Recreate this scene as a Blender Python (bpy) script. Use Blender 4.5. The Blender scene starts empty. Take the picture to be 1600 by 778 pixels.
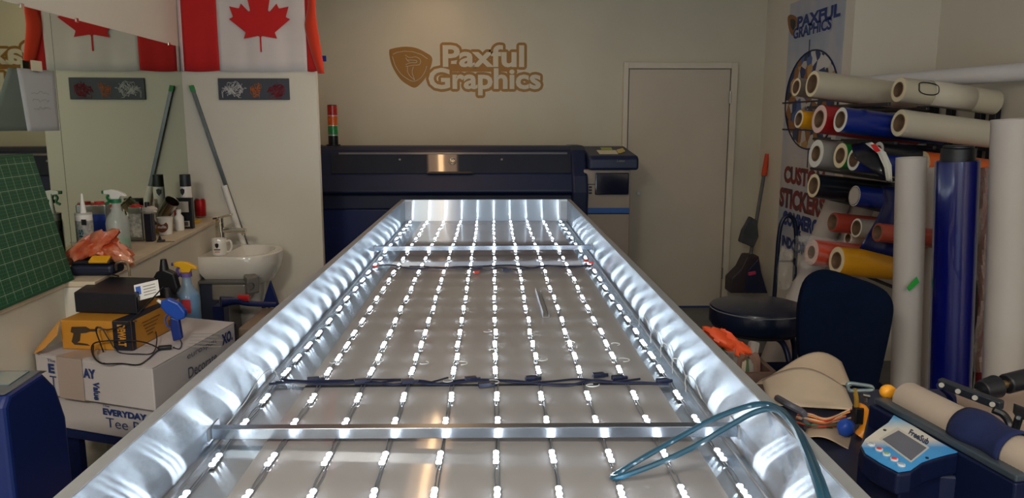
import bpy, math, random
from mathutils import Vector, Matrix
random.seed(7)
SC = bpy.context.scene
COL = SC.collection
PI = math.pi
R = math.radians

# ---------------------------------------------------------------- camera
F = 1200.0
CZ = 1.6
PITCH = math.atan(199.0 / F)
YAW = math.atan(30.0 / F)
cam_data = bpy.data.cameras.new('camera')
cam_data.sensor_fit = 'HORIZONTAL'
cam_data.sensor_width = 36.0
cam_data.lens = 36.0 * F / 1600.0
cam_data.clip_start = 0.05
cam = bpy.data.objects.new('camera', cam_data)
COL.objects.link(cam)
cam.location = (0, 0, CZ)
cam.rotation_euler = (PI / 2 - PITCH, 0, -YAW)
SC.camera = cam
RM = cam.rotation_euler.to_matrix()

# ---------------------------------------------------------------- world, exposure, ceiling lamps' settings
SC.view_settings.view_transform = 'Standard'
SC.view_settings.look = 'None'
SC.view_settings.gamma = 1
SC.view_settings.use_curve_mapping = False
SC.view_settings.exposure = 0.0
w = bpy.data.worlds.new('world')
SC.world = w
w.use_nodes = True
w.node_tree.nodes['Background'].inputs[0].default_value = (0.45, 0.62, 1.0, 1)
w.node_tree.nodes['Background'].inputs[1].default_value = 0.6
SC.cycles.max_bounces = 8
SC.cycles.diffuse_bounces = 4
SC.cycles.glossy_bounces = 5
SC.cycles.transmission_bounces = 6
SC.cycles.sample_clamp_indirect = 6.0
SC.cycles.caustics_reflective = False
SC.cycles.caustics_refractive = False
SC.cycles.use_denoising = True
LED_POWER = 42.0        # radiance of the light emitting diodes
TUBE_POWER = 11.0        # radiance of the warm ceiling tube
PANEL_POWER = 80.0      # watts of each unseen rear fill lamp, added to brighten the room
WINDOW_POWER = 40.0     # daylight entering through the shop window


# ---------------------------------------------------------------- geometry helpers
def ray(px, py):
    return RM @ Vector(((px - 800) / F, -(py - 389) / F, -1.0))


def P(px, py, Y):
    d = ray(px, py)
    return Vector((0, 0, CZ)) + d * (Y / d.y)


def G(px, py, z):
    d = ray(px, py)
    return Vector((0, 0, CZ)) + d * ((z - CZ) / d.z)


def PX(px, py, X):
    d = ray(px, py)
    return Vector((0, 0, CZ)) + d * (X / d.x)


def PP(px, py, p0, n):
    d = ray(px, py)
    o = Vector((0, 0, CZ))
    return o + d * ((Vector(p0) - o).dot(n) / d.dot(n))


def V(*a):
    return Vector(a)


ORG = {}


def catmull(pts, n=6, closed=False):
    pts = [Vector(p) for p in pts]
    out = []
    N = len(pts)
    rng = range(N if closed else N - 1)
    for i in rng:
        if closed:
            a, b, c, d = pts[i - 1], pts[i], pts[(i + 1) % N], pts[(i + 2) % N]
        else:
            a = pts[i - 1] if i > 0 else pts[i] * 2 - pts[i + 1]
            b, c = pts[i], pts[i + 1]
            d = pts[i + 2] if i + 2 < N else pts[i + 1] * 2 - pts[i]
        for k in range(n):
            t = k / n
            out.append(0.5 * ((2 * b) + (c - a) * t + (2 * a - 5 * b + 4 * c - d) * t * t + (3 * b - a - 3 * c + d) * t ** 3))
    if not closed:
        out.append(pts[-1])
    return out


class MB:
    def __init__(s):
        s.v, s.f, s.m = [], [], []

    def add(s, vs, fs, mi=0):
        o = len(s.v)
        s.v += [Vector(p) for p in vs]
        for f in fs:
            s.f.append([i + o for i in f])
            s.m.append(mi)
        return s

    def box(s, a, b, mi=0):
        x0, y0, z0 = [min(a[i], b[i]) for i in range(3)]
        x1, y1, z1 = [max(a[i], b[i]) for i in range(3)]
        return s.add([(x0, y0, z0), (x1, y0, z0), (x1, y1, z0), (x0, y1, z0), (x0, y0, z1), (x1, y0, z1), (x1, y1, z1), (x0, y1, z1)],
                     [(0, 3, 2, 1), (4, 5, 6, 7), (0, 1, 5, 4), (1, 2, 6, 5), (2, 3, 7, 6), (3, 0, 4, 7)], mi)

    def obox(s, c, ax, ay, az, mi=0):
        """oriented box: centre and three half axes"""
        c, ax, ay, az = map(Vector, (c, ax, ay, az))
        vs = [c + ax * i + ay * j + az * k for k in (-1, 1) for (i, j) in ((-1, -1), (1, -1), (1, 1), (-1, 1))]
        return s.add(vs, [(0, 3, 2, 1), (4, 5, 6, 7), (0, 1, 5, 4), (1, 2, 6, 5), (2, 3, 7, 6), (3, 0, 4, 7)], mi)

    def prism(s, poly, ext, mi=0):
        """polygon (3d points) swept by vector ext"""
        n = len(poly)
        ext = Vector(ext)
        poly = [Vector(p) for p in poly]
        vs = poly + [p + ext for p in poly]
        fs = [list(range(n))[::-1], list(range(n, 2 * n))] + [[i, (i + 1) % n, n + (i + 1) % n, n + i] for i in range(n)]
        return s.add(vs, fs, mi)

    def lathe(s, prof, a, axis=(0, 0, 1), n=24, mi=0, cap=False, mis=None):
        """profile of (radius, height) about an axis starting at a"""
        axis = Vector(axis).normalized()
        u = axis.orthogonal().normalized()
        w_ = axis.cross(u)
        a = Vector(a)
        vs = []
        for r, h in prof:
            for k in range(n):
                t = 2 * PI * k / n
                vs.append(a + axis * h + (u * math.cos(t) + w_ * math.sin(t)) * r)
        for i in range(len(prof) - 1):
            fs = []
            for k in range(n):
                k2 = (k + 1) % n
                fs.append((i * n + k, i * n + k2, (i + 1) * n + k2, (i + 1) * n + k))
            if i == 0:
                s.add(vs, fs, mis[i] if mis else mi)
                base = len(s.v) - len(vs)
            else:
                for f in fs:
                    s.f.append([q + base for q in f])
                    s.m.append(mis[i] if mis else mi)
        if cap:
            s.f.append([base + k for k in range(n)][::-1])
            s.m.append(mis[0] if mis else mi)
            s.f.append([base + (len(prof) - 1) * n + k for k in range(n)])
            s.m.append(mis[-1] if mis else mi)
        return s

    def cyl(s, a, b, r, r2=None, n=20, mi=0):
        a, b = Vector(a), Vector(b)
        L = (b - a).length
        return s.lathe([(r, 0), (r if r2 is None else r2, L)], a, b - a, n, mi, cap=True)

    def tube(s, pts, r, n=8, mi=0, closed=False, flat=1.0):
        pts = [Vector(p) for p in pts]
        N = len(pts)
        vs = []
        up = None
        for i, p in enumerate(pts):
            if closed:
                t = pts[(i + 1) % N] - pts[i - 1]
            else:
                t = pts[min(i + 1, N - 1)] - pts[max(i - 1, 0)]
            t.normalize()
            if up is None:
                up = t.orthogonal().normalized()
                if abs(t.z) < 0.9:
                    up = (Vector((0, 0, 1)) - t * t.z).normalized()
            up = (up - t * up.dot(t)).normalized()
            sd = t.cross(up)
            rr = r(i / max(1, N - 1)) if callable(r) else r
            for k in range(n):
                q = 2 * PI * k / n
                vs.append(p + (up * math.cos(q) * flat + sd * math.sin(q)) * rr)
        fs = []
        for i in range(N if closed else N - 1):
            j = (i + 1) % N
            for k in range(n):
                k2 = (k + 1) % n
                fs.append((i * n + k, i * n + k2, j * n + k2, j * n + k))
        if not closed:
            fs.append(list(range(n))[::-1])
            fs.append([(N - 1) * n + k for k in range(n)])
        return s.add(vs, fs, mi)

    def ball(s, c, r, sx=1, sy=1, sz=1, n=14, m=8, mi=0, lump=0):
        c = Vector(c)
        vs = [c + V(0, 0, -r * sz)]
        for i in range(1, m):
            a = -PI / 2 + PI * i / m
            for k in range(n):
                t = 2 * PI * k / n
                q = 1 + random.uniform(-lump, lump)
                vs.append(c + V(math.cos(a) * math.cos(t) * r * sx * q, math.cos(a) * math.sin(t) * r * sy * q, math.sin(a) * r * sz * q))
        vs.append(c + V(0, 0, r * sz))
        fs = [(0, 1 + (k + 1) % n, 1 + k) for k in range(n)]
        for i in range(m - 2):
            for k in range(n):
                a, b = 1 + i * n + k, 1 + i * n + (k + 1) % n
                fs.append((a, b, b + n, a + n))
        e = len(vs) - 1
        fs += [(e, 1 + (m - 2) * n + k, 1 + (m - 2) * n + (k + 1) % n) for k in range(n)]
        return s.add(vs, fs, mi)

    def sheet(s, fn, nu, nv, mi=0):
        vs = [Vector(fn(i / nu, j / nv)) for j in range(nv + 1) for i in range(nu + 1)]
        fs = [(j * (nu + 1) + i, j * (nu + 1) + i + 1, (j + 1) * (nu + 1) + i + 1, (j + 1) * (nu + 1) + i) for j in range(nv) for i in range(nu)]
        return s.add(vs, fs, mi)

    def build(s, name, mats, parent=None, smooth=True, bevel=0, seg=2, solid=0, local=False, label=None, subsurf=0):
        if not isinstance(mats, (list, tuple)):
            mats = [mats]
        if parent is not None:
            o0 = Vector((0, 0, 0)) if local else ORG[parent.name]
        elif local:
            o0 = Vector((0, 0, 0))
        else:
            xs = [p.x for p in s.v]; ys = [p.y for p in s.v]; zs = [p.z for p in s.v]
            o0 = V((min(xs) + max(xs)) / 2, (min(ys) + max(ys)) / 2, min(zs))
        me = bpy.data.meshes.new(name)
        me.from_pydata([tuple(p - o0) for p in s.v], [], s.f)
        for m_ in mats:
            me.materials.append(m_)
        me.polygons.foreach_set('material_index', s.m)
        if smooth:
            me.polygons.foreach_set('use_smooth', [True] * len(s.f))
            me.set_sharp_from_angle(angle=R(38))
        me.update()
        o = bpy.data.objects.new(name, me)
        COL.objects.link(o)
        if parent is not None:
            o.parent = parent
            ORG[o.name] = o0
        else:
            o.location = o0
            ORG[o.name] = o0.copy()
        if solid:
            md = o.modifiers.new('s', 'SOLIDIFY'); md.thickness = solid; md.offset = 0
        if bevel:
            md = o.modifiers.new('b', 'BEVEL'); md.width = bevel; md.segments = seg; md.limit_method = 'ANGLE'; md.angle_limit = R(40)
            md.harden_normals = False
        if subsurf:
            md = o.modifiers.new('u', 'SUBSURF'); md.levels = subsurf; md.render_levels = subsurf
        if label:
            o['label'] = label
        return o


def tag(o, label=None, cat=None, group=None, kind=None):
    if label: o['label'] = label
    if cat: o['category'] = cat
    if group: o['group'] = group
    if kind: o['kind'] = kind
    return o


def thing(name, label, cat, loc, group=None):
    o = bpy.data.objects.new(name, None)
    o.empty_display_size = 0.05
    COL.objects.link(o)
    o.location = loc
    ORG[o.name] = Vector(loc)
    return tag(o, label, cat, group)


def struct(o):
    o['kind'] = 'structure'
    return o


def copy_tree(o, parent=None):
    c = o.copy(); COL.objects.link(c)
    if parent is not None: c.parent = parent
    for ch in list(o.children): copy_tree(ch, c)
    return c


# ---------------------------------------------------------------- materials
def lin(c):
    return tuple(((x / 255) / 12.92 if x / 255 <= 0.04045 else ((x / 255 + 0.055) / 1.055) ** 2.4) for x in c) + (1,)


MC = {}


def M(name, rgb, rough=0.5, metal=0.0, noise=0.0, nscale=8.0, bump=0.0, bscale=60.0, spec=0.5, coat=0.0, trans=0.0, ior=1.45, alpha=1.0, aniso=0.0, tangent=None, sheen=0.0, rgb2=None, stretch=None):
    if name in MC:
        return MC[name]
    m = bpy.data.materials.new(name)
    m.use_nodes = True
    nt = m.node_tree
    b = nt.nodes['Principled BSDF']
    b.inputs['Base Color'].default_value = lin(rgb)
    b.inputs['Roughness'].default_value = rough
    b.inputs['Metallic'].default_value = metal
    b.inputs['Specular IOR Level'].default_value = spec
    b.inputs['Coat Weight'].default_value = coat
    b.inputs['Coat Roughness'].default_value = 0.06
    b.inputs['Transmission Weight'].default_value = trans
    b.inputs['IOR'].default_value = ior
    b.inputs['Alpha'].default_value = alpha
    b.inputs['Anisotropic'].default_value = aniso
    b.inputs['Sheen Weight'].default_value = sheen
    if tangent:
        cx = nt.nodes.new('ShaderNodeCombineXYZ')
        for i in range(3): cx.inputs[i].default_value = tangent[i]
        nt.links.new(cx.outputs[0], b.inputs['Tangent'])
    tc = nt.nodes.new('ShaderNodeTexCoord')
    src = tc.outputs['Object']
    if stretch:
        mp = nt.nodes.new('ShaderNodeMapping')
        mp.inputs['Scale'].default_value = stretch
        nt.links.new(src, mp.inputs[0]); src = mp.outputs[0]
    if noise or rgb2:
        n = nt.nodes.new('ShaderNodeTexNoise')
        n.inputs['Scale'].default_value = nscale
        n.inputs['Detail'].default_value = 5
        nt.links.new(src, n.inputs['Vector'])
        mx = nt.nodes.new('ShaderNodeMix'); mx.data_type = 'RGBA'
        c1 = lin(rgb)
        c2 = lin(rgb2) if rgb2 else tuple(min(1, x * (1 - noise)) for x in c1[:3]) + (1,)
        mx.inputs[6].default_value = c1
        mx.inputs[7].default_value = c2
        rmp = nt.nodes.new('ShaderNodeMapRange')
        rmp.inputs[1].default_value = 0.35; rmp.inputs[2].default_value = 0.65
        nt.links.new(n.outputs[0], rmp.inputs[0])
        nt.links.new(rmp.outputs[0], mx.inputs[0])
        nt.links.new(mx.outputs[2], b.inputs['Base Color'])
    if bump:
        n2 = nt.nodes.new('ShaderNodeTexNoise')
        n2.inputs['Scale'].default_value = bscale
        n2.inputs['Detail'].default_value = 3
        nt.links.new(src, n2.inputs['Vector'])
        bp = nt.nodes.new('ShaderNodeBump')
        bp.inputs['Strength'].default_value = bump
        bp.inputs['Distance'].default_value = 0.01
        nt.links.new(n2.outputs[0], bp.inputs['Height'])
        nt.links.new(bp.outputs[0], b.inputs['Normal'])
    MC[name] = m
    return m


def EM(name, rgb, strength):
    if name in MC: return MC[name]
    m = bpy.data.materials.new(name); m.use_nodes = True
    b = m.node_tree.nodes['Principled BSDF']
    b.inputs['Base Color'].default_value = (0.8, 0.8, 0.8, 1)
    b.inputs['Emission Color'].default_value = rgb + (1,)
    b.inputs['Emission Strength'].default_value = strength
    MC[name] = m
    return m


M_wall = M('wall paint', (214, 209, 190), 0.7, noise=0.07, nscale=1.5, bump=0.03, bscale=40)
M_wallw = M('white wall paint', (228, 222, 208), 0.7, noise=0.04, nscale=2, bump=0.03, bscale=40)
M_ceil = M('ceiling paint', (225, 225, 222), 0.9, noise=0.04)
M_floor = M('grey floor', (120, 120, 122), 0.45, noise=0.25, nscale=5)
M_door = M('door paint', (208, 198, 180), 0.55, noise=0.05, nscale=3)
M_doorf = M('door frame paint', (222, 214, 196), 0.5, noise=0.05, nscale=6)
M_mirror = M('mirror silver', (205, 214, 196), 0.015, 1.0)
M_navy = M('flare navy plastic', (20, 32, 66), 0.45, noise=0.1)  # dark printer plastic with the blue of lens flare put into its colour
M_navyd = M('dark navy enamel', (10, 32, 92), 0.4, noise=0.08, nscale=3)
M_black = M('black plastic', (22, 24, 30), 0.4, noise=0.1)
M_blackm = M('black matte', (18, 20, 26), 0.7, noise=0.2)
M_grey = M('grey plastic', (120, 118, 114), 0.45, noise=0.06)
M_lgrey = M('light grey plastic', (190, 186, 180), 0.45, noise=0.04)
M_white = M('white plastic', (232, 230, 224), 0.4, noise=0.03)
M_paper = M('white paper', (232, 230, 226), 0.8, noise=0.04, nscale=14)
M_chrome = M('chrome', (225, 222, 215), 0.12, 1.0)
M_steel = M('steel', (170, 170, 168), 0.3, 1.0, noise=0.1)
M_alu = M('aluminium lip', (160, 162, 166), 0.5, 0.4, noise=0.08, nscale=12)
M_aluw = M('brushed aluminium side', (205, 212, 218), 0.29, 1.0, aniso=1.0, tangent=(0, 0, 1), noise=0.08, nscale=6)
M_alue = M('brushed aluminium end', (200, 206, 212), 0.29, 1.0, aniso=1.0, tangent=(0, 0, 1), noise=0.08, nscale=6)
M_aluf = M('mill aluminium strip', (190, 198, 205), 0.28, 1.0, aniso=0.9, tangent=(1, 0, 0), noise=0.1, nscale=8)
def brushed(name, rgb, rough, an, tangent):
    m = bpy.data.materials.new(name); m.use_nodes = True
    nt = m.node_tree; nt.nodes.remove(nt.nodes['Principled BSDF'])
    g = nt.nodes.new('ShaderNodeBsdfAnisotropic'); g.distribution = 'GGX'
    g.inputs['Color'].default_value = lin(rgb); g.inputs['Roughness'].default_value = rough; g.inputs['Anisotropy'].default_value = an
    cx = nt.nodes.new('ShaderNodeCombineXYZ')
    for i in range(3): cx.inputs[i].default_value = tangent[i]
    nt.links.new(cx.outputs[0], g.inputs['Tangent'])
    d = nt.nodes.new('ShaderNodeBsdfDiffuse'); d.inputs[0].default_value = lin((170, 182, 196))
    x = nt.nodes.new('ShaderNodeMixShader'); x.inputs[0].default_value = .16
    nt.links.new(g.outputs[0], x.inputs[1]); nt.links.new(d.outputs[0], x.inputs[2])
    nt.links.new(x.outputs[0], nt.nodes['Material Output'].inputs[0])
    return m


M_aluw = brushed('brushed side', (205, 214, 222), .27, -.87, (0, 0, 1))
M_alue = brushed('brushed end', (200, 208, 216), .30, -.85, (0, 0, 1))
M_aluf = brushed('brushed floor strip', (190, 200, 208), .26, -.75, (1, 0, 0))
M_panel = M('white backing panel', (152, 150, 152), 0.07, noise=0.05, nscale=2, spec=0.5)
M_ceramic = M('white ceramic', (232, 228, 220), 0.12, coat=0.5, noise=0.02)
M_card = M('white cardboard', (190, 184, 186), 0.7, noise=0.05, nscale=5)
M_ink = M('navy ink', (30, 52, 110), 0.6)
M_gold = M('gold vinyl', (146, 102, 30), 0.42, 0.2, noise=0.18, nscale=1.5)
def glassy(name, rgb, alpha):
    m = M(name, rgb, .14, alpha=alpha, coat=.6, bump=.35, bscale=22)
    return m


M_film = glassy('clear film', (235, 235, 235), .13)
mt = bpy.data.materials.new('note paper'); mt.use_nodes = True
_b = mt.node_tree.nodes['Principled BSDF']; _b.inputs['Base Color'].default_value = lin((232, 232, 232)); _b.inputs['Roughness'].default_value = .85
_t = mt.node_tree.nodes.new('ShaderNodeBsdfTranslucent'); _t.inputs[0].default_value = lin((220, 226, 228))
_x = mt.node_tree.nodes.new('ShaderNodeMixShader'); _x.inputs[0].default_value = .6
mt.node_tree.links.new(_b.outputs[0], _x.inputs[1]); mt.node_tree.links.new(_t.outputs[0], _x.inputs[2])
mt.node_tree.links.new(_x.outputs[0], mt.node_tree.nodes['Material Output'].inputs[0])
M_notep = mt
M_core = M('cardboard core', (128, 100, 78), 0.8, noise=0.2, nscale=30)

# ================================================================ THE SETTING
YB = 6.54                         # back wall
XR = P(1190, 190, YB).x           # right wall beyond the jog
YJ = 4.95                         # face of the jog
XR2 = P(1458, 150, YJ).x          # right wall on the near side
YP = 4.9                          # panel wall with the flag
CORN = P(285.5, 150, YP)            # corner between mirror wall and panel wall
WS = -0.054                       # the mirror wall runs slightly off the room axis
def wx(Y):                        # x of mirror wall at depth Y
    return CORN.x + WS * (Y - YP)
YR = -3.2                         # shop front behind the camera
CEIL = 2.74
XL = -3.2
struct(MB().box((XL, YR - .1, -.1), (3.6, YB + .1, 0)).build('floor', M_floor, smooth=False))
struct(MB().box((XL, YR - .1, CEIL), (3.6, YB + .1, CEIL + .1)).build('ceiling', M_ceil, smooth=False))
struct(MB().box((XL, YB, 0), (3.6, YB + .1, CEIL)).build('wall_back', M_wall, smooth=False))
# right wall: far length, jog, near length
m = MB()
m.prism([(XR, YB, 0), (XR, YJ, 0), (XR2, YJ, 0), (XR2, YR, 0), (3.6, YR, 0), (3.6, YB, 0)], (0, 0, CEIL))
struct(m.build('wall_right', M_wallw, smooth=False))
# left wall with the mirror
m = MB()
m.prism([(wx(YR), YR, 0), (wx(YP + .04), YP + .04, 0), (wx(YP) - .12, YP + .04, 0), (wx(YR) - .12, YR, 0)], (0, 0, CEIL))
struct(m.build('wall_left', M_wallw, smooth=False))
m = MB().box((wx(YP) - .12, YP + .04, 0), (wx(YP), YB, CEIL))
struct(m.build('wall_left', M_wallw, smooth=False))
# panel wall carrying the flag
XPE = P(497, 200, YP).x
struct(MB().box((wx(YP), YP, 0), (XPE, YP + .05, CEIL)).build('wall_partition', M_wallw, smooth=False))
# shop front behind the camera: wall with a window opening
m = MB()
m.box((XL, YR - .1, 0), (-1.2, YR, CEIL)); m.box((1.6, YR - .1, 0), (3.6, YR, CEIL))
m.box((-1.2, YR - .1, 0), (1.6, YR, .8)); m.box((-1.2, YR - .1, 2.4), (1.6, YR, CEIL))
struct(m.build('wall_front', M_wall, smooth=False))
wf = struct(MB().box((-1.2, YR - .07, .8), (-1.15, YR - .02, 2.4)).box((1.55, YR - .07, .8), (1.6, YR - .02, 2.4)).box((-1.15, YR - .07, .8), (1.55, YR - .02, .85)).box((-1.15, YR - .07, 2.35), (1.55, YR - .02, 2.4)).box((.18, YR - .07, .85), (.22, YR - .02, 2.35)).build('window_1', M_blackm, smooth=False))
MB().box((-1.15, YR - .05, .85), (1.55, YR - .045, 2.35)).build('pane', M('window glass', (255, 255, 255), 0.02, trans=1.0), wf, smooth=False)
al = bpy.data.lights.new('daylight', 'AREA'); al.shape = 'RECTANGLE'; al.size = 2.7; al.size_y = 1.5
al.energy = WINDOW_POWER; al.color = (0.72, 0.86, 1.0)
ao = bpy.data.objects.new('daylight', al); COL.objects.link(ao)
ao.location = (.2, YR + .02, 1.6); ao.rotation_euler = (PI / 2, 0, 0)

# door in the back wall
dl, dr = P(978, 300, YB).x, P(1131, 300, YB).x
dz = P(1050, 109, YB).z
d = struct(MB().box((dl, YB - .035, 0.01), (dr, YB - .002, dz)).build('door_1', M_door, smooth=False, bevel=.002))
fl, fr, fz = P(969, 300, YB).x, P(1142, 300, YB).x, P(1050, 98, YB).z
m = MB().box((fl, YB - .045, 0), (dl - .008, YB, fz)).box((dr + .008, YB - .045, 0), (fr, YB, fz)).box((dl - .008, YB - .045, dz + .008), (dr + .008, YB, fz))
struct(m.build('trim_1', M_doorf, smooth=False, bevel=.003))
for zz in (1.75, .25):
    MB().cyl((dr + .004, YB - .045, zz), (dr + .004, YB - .045, zz + .1), .008).build('hinge', M_steel, d)
MB().cyl((dl + .1, YB - .05, 1.0), (dl + .1, YB - .035, 1.0), .015).build('door_bolt', M_steel, d)
xb = P(1144, 400, YB).x
struct(MB().box((xb, YB - .015, 0), (XR, YB, .09)).build('baseboard_back', M('blue grey baseboard', (70, 92, 130), .5), smooth=False))
struct(MB().box((dl, YB - .06, 0), (dr, YB - .036, .012)).build('trim_2', M('threshold blue', (40, 66, 120), .5), smooth=False))
# thin cover strip on the back wall above the printer
xs = P(976, 160, YB).x
struct(MB().box((xs - .006, YB - .012, 1.0), (xs + .006, YB, fz)).build('trim_3', M_blackm, smooth=False))

# ---- mirrors: two panes glued to the left wall
ZM0, ZM1 = 1.0, 2.085
YS = PX(93, 200, wx(3.2)).y
for i in range(4):
    YS = PX(93, 200, wx(YS)).y
nrm = V(1, -WS, 0).normalized()
def onwall(px, py, off=0.0):
    Yq = 3.2
    for _ in range(12):
        p = PX(px, py, wx(Yq) + off); Yq = p.y
    return p
_m0, _m1 = onwall(59, 16), onwall(275, 72)
def mtop(y): return _m0.z + (_m1.z - _m0.z) * (y - _m0.y) / (_m1.y - _m0.y)
def mirror_pane(y0, y1, label):
    t = thing('wall_mirror', label, 'mirror', (wx((y0 + y1) / 2), (y0 + y1) / 2, ZM0))
    q = [V(wx(y0), y0, ZM0), V(wx(y1), y1, ZM0), V(wx(y1), y1, mtop(y1)), V(wx(y0), y0, mtop(y0))]
    MB().prism([p + nrm * .0005 for p in q], nrm * .004).build('mirror_glass', M_mirror, t, smooth=False)
    for yy in ((y0 * .85 + y1 * .15), (y0 * .12 + y1 * .88)):
        MB().obox(V(wx(yy), yy, mtop(yy)) + nrm * .004, nrm * .004, V(WS, 1, 0) * .012, V(0, 0, .009)).build('mirror_clip', M_chrome, t, smooth=False, bevel=.001)
mirror_pane(YS + .002, YP - .004, 'tall mirror pane beside the corner under the flag, reflecting the black plaque')
mirror_pane(1.6, YS - .002, 'mirror pane behind the green cutting mat and the taped paper note')

# ---- knee wall with a pale ledge below the mirrors
e0, e1 = G(179, 424, 1.0), G(343, 340, 1.0)
def ex(Y):
    return e0.x + (e1.x - e0.x) * (Y - e0.y) / (e1.y - e0.y)
YA = G(130, 440, 1.0).y
XN = G(103, 440, 1.0).x
m = MB().prism([(ex(YA) - .012, YA, 0), (ex(YP) - .012, YP, 0), (wx(YP), YP, 0), (wx(YA), YA, 0)], (0, 0, .978))
XF = XN - WS * (YA - 1.0)
m.prism([(XF - .012, 1.0, 0), (XN - .012, YA, 0), (wx(YA), YA, 0), (wx(1.0), 1.0, 0)], (0, 0, .978))
struct(m.build('wall_knee', M_wallw, smooth=False))
m = MB().prism([(ex(YA), YA, .979), (ex(YP), YP - .001, .979), (wx(YP) + .003, YP - .001, .979), (wx(YA) + .003, YA, .979)], (0, 0, .021))
m.prism([(XF, 1.0, .979), (XN, YA, .979), (wx(YA) + .003, YA, .979), (wx(1.0) + .003, 1.0, .979)], (0, 0, .021))
struct(m.build('trim_4', M('cream ledge', (222, 205, 178), .5, noise=.12, nscale=9), smooth=False, bevel=.003))

# ---- ceiling lamps: a warm linear one, and two unseen fills added behind the camera
M_tube = EM('warm tube', (1.0, 0.62, 0.30), TUBE_POWER)
t = thing('ceiling_lamp', 'long warm linear ceiling lamp running above the glowing cabinet', 'ceiling lamp', (-.5, 4.0, CEIL))
MB().box((-.62, 3.3, CEIL - .03), (-.32, 6.3, CEIL)).build('housing', M_white, t, smooth=False, bevel=.004)
MB().box((-.60, 3.32, CEIL - .05), (-.34, 6.28, CEIL - .031)).build('diffuser', EM('warm diffuser', (1.0, 0.60, 0.34), 1.6), t, smooth=False)
MB().box((-.505, 3.35, CEIL - .06), (-.465, 6.25, CEIL - .051)).build('tube', M_tube, t, smooth=False)
for (lx, ly, lab) in ((-1.0, -.9, 'added square fill lamp behind the camera on the mirror side'), (1.3, -.9, 'added square fill lamp behind the camera on the rack side')):
    t = thing('ceiling_lamp', lab, 'ceiling lamp', (lx, ly, CEIL))
    MB().box((lx - .3, ly - .3, CEIL - .04), (lx + .3, ly + .3, CEIL)).build('housing', M_white, t, smooth=False)
    MB().box((lx - .27, ly - .27, CEIL - .045), (lx + .27, ly + .27, CEIL - .041)).build('diffuser', EM('panel diffuser', (1, .84, .66), 1.5), t, smooth=False)
    l = bpy.data.lights.new('fill_light', 'AREA'); l.size = .54; l.energy = PANEL_POWER * (1.3 if lx < 0 else .6); l.color = (1.0, .91, .76)
    lo = bpy.data.objects.new('fill_light', l); COL.objects.link(lo); lo.location = (0, 0, -.06); lo.parent = t

# ================================================================ text helper
def text_geo(body, bold=0.0):
    c = bpy.data.curves.new('t', 'FONT'); c.body = body; c.offset = bold; c.resolution_u = 3; c.fill_mode = 'FRONT'
    o = bpy.data.objects.new('t', c); COL.objects.link(o)
    bpy.context.view_layer.update()
    dg = bpy.context.evaluated_depsgraph_get()
    me = bpy.data.meshes.new_from_object(o.evaluated_get(dg))
    vs = [(v.co.x, v.co.y) for v in me.vertices]; fs = [list(p.vertices) for p in me.polygons]
    bpy.data.objects.remove(o); bpy.data.curves.remove(c); bpy.data.meshes.remove(me)
    return vs, fs


def put_text(mb, body, o, xd, yd, bold=0.0, lift=0.001, grow=0.0, mi=0, n=None):
    """flat letters whose bounding box is fitted to the parallelogram o, o+xd, o+yd"""
    vs, fs = text_geo(body, bold)
    x0 = min(v[0] for v in vs); x1 = max(v[0] for v in vs); y0 = min(v[1] for v in vs); y1 = max(v[1] for v in vs)
    o, xd, yd = Vector(o), Vector(xd), Vector(yd)
    n = n or xd.cross(yd).normalized()
    base = [o + xd * ((x - x0) / (x1 - x0)) + yd * ((y - y0) / (y1 - y0)) for x, y in vs]
    if not grow:
        mb.add([p + n * lift for p in base], fs, mi)
    else:
        ux, uy = xd.normalized(), yd.normalized()
        K = 16
        for k in range(K):
            a = 2 * PI * k / K
            dd = (ux * math.cos(a) + uy * math.sin(a)) * grow
            mb.add([p + dd + n * (lift + .00003 * k) for p in base], fs, mi)
        mb.add([p + n * (lift + .0006) for p in base], fs, mi)
    return mb


def bbox_text(mb, body, x0, y0, x1, y1, Y, **kw):
    """letters on a plane facing the camera at depth Y, between two pixels (top left, bottom right)"""
    a, b, c = P(x0, y1, Y), P(x1, y1, Y), P(x0, y0, Y)
    up = V(0, 0, (c - a).z)
    return put_text(mb, body, a, V((b - a).x, 0, 0), up, **kw)

# ---- gold wall sign
def wp(px, py, lift):
    p = P(px, py, YB); return V(p.x, YB - lift, p.z)
sign = thing('wall_sign', 'gold vinyl company lettering and shield logo on the back wall', 'sign', wp(730, 150, .001))
g = MB()
GR = .022
bbox_text(g, 'Paxful', 692, 70, 819, 105, YB, bold=.03, grow=GR, lift=.002)
bbox_text(g, 'Graphics', 670, 106, 845, 149, YB, bold=.03, grow=GR, lift=.002)
g.prism([wp(700, 100, .002), wp(800, 100, .002), wp(800, 112, .002), wp(700, 112, .002)], (0, -.0004, 0))
g.build('outline', M_gold, sign, smooth=False)
g = MB()
bbox_text(g, 'Paxful', 692, 70, 819, 105, YB, bold=.03, lift=.0045)
bbox_text(g, 'Graphics', 670, 106, 845, 149, YB, bold=.03, lift=.0045)
g.build('lettering', M_wall, sign, smooth=False)
sh = [(608, 80), (613, 76), (632, 73), (650, 75), (665, 82), (675, 90), (673, 105), (666, 120), (657, 131), (648, 137), (638, 133), (627, 125), (618, 113), (611, 98)]
shc = catmull([V(x, y, 0) for x, y in sh], 4, True)
MB().prism([wp(p.x, p.y, .0005) for p in shc], (0, -.002, 0)).build('shield', M_gold, sign, smooth=False)
g = MB()
g.tube([wp(x, y, .0035) for x, y in [(614, 85), (620, 82), (632, 80), (645, 81), (658, 85), (668, 92)]], .0022, 5)
g.tube([wp(p.x, p.y, .0035) for p in catmull([V(613, 88, 0), V(618, 103, 0), (627, 116, 0), (638, 124, 0), (647, 127, 0), (657, 122, 0), (664, 112, 0), (667, 103, 0)], 4)], .0022, 5)
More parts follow.
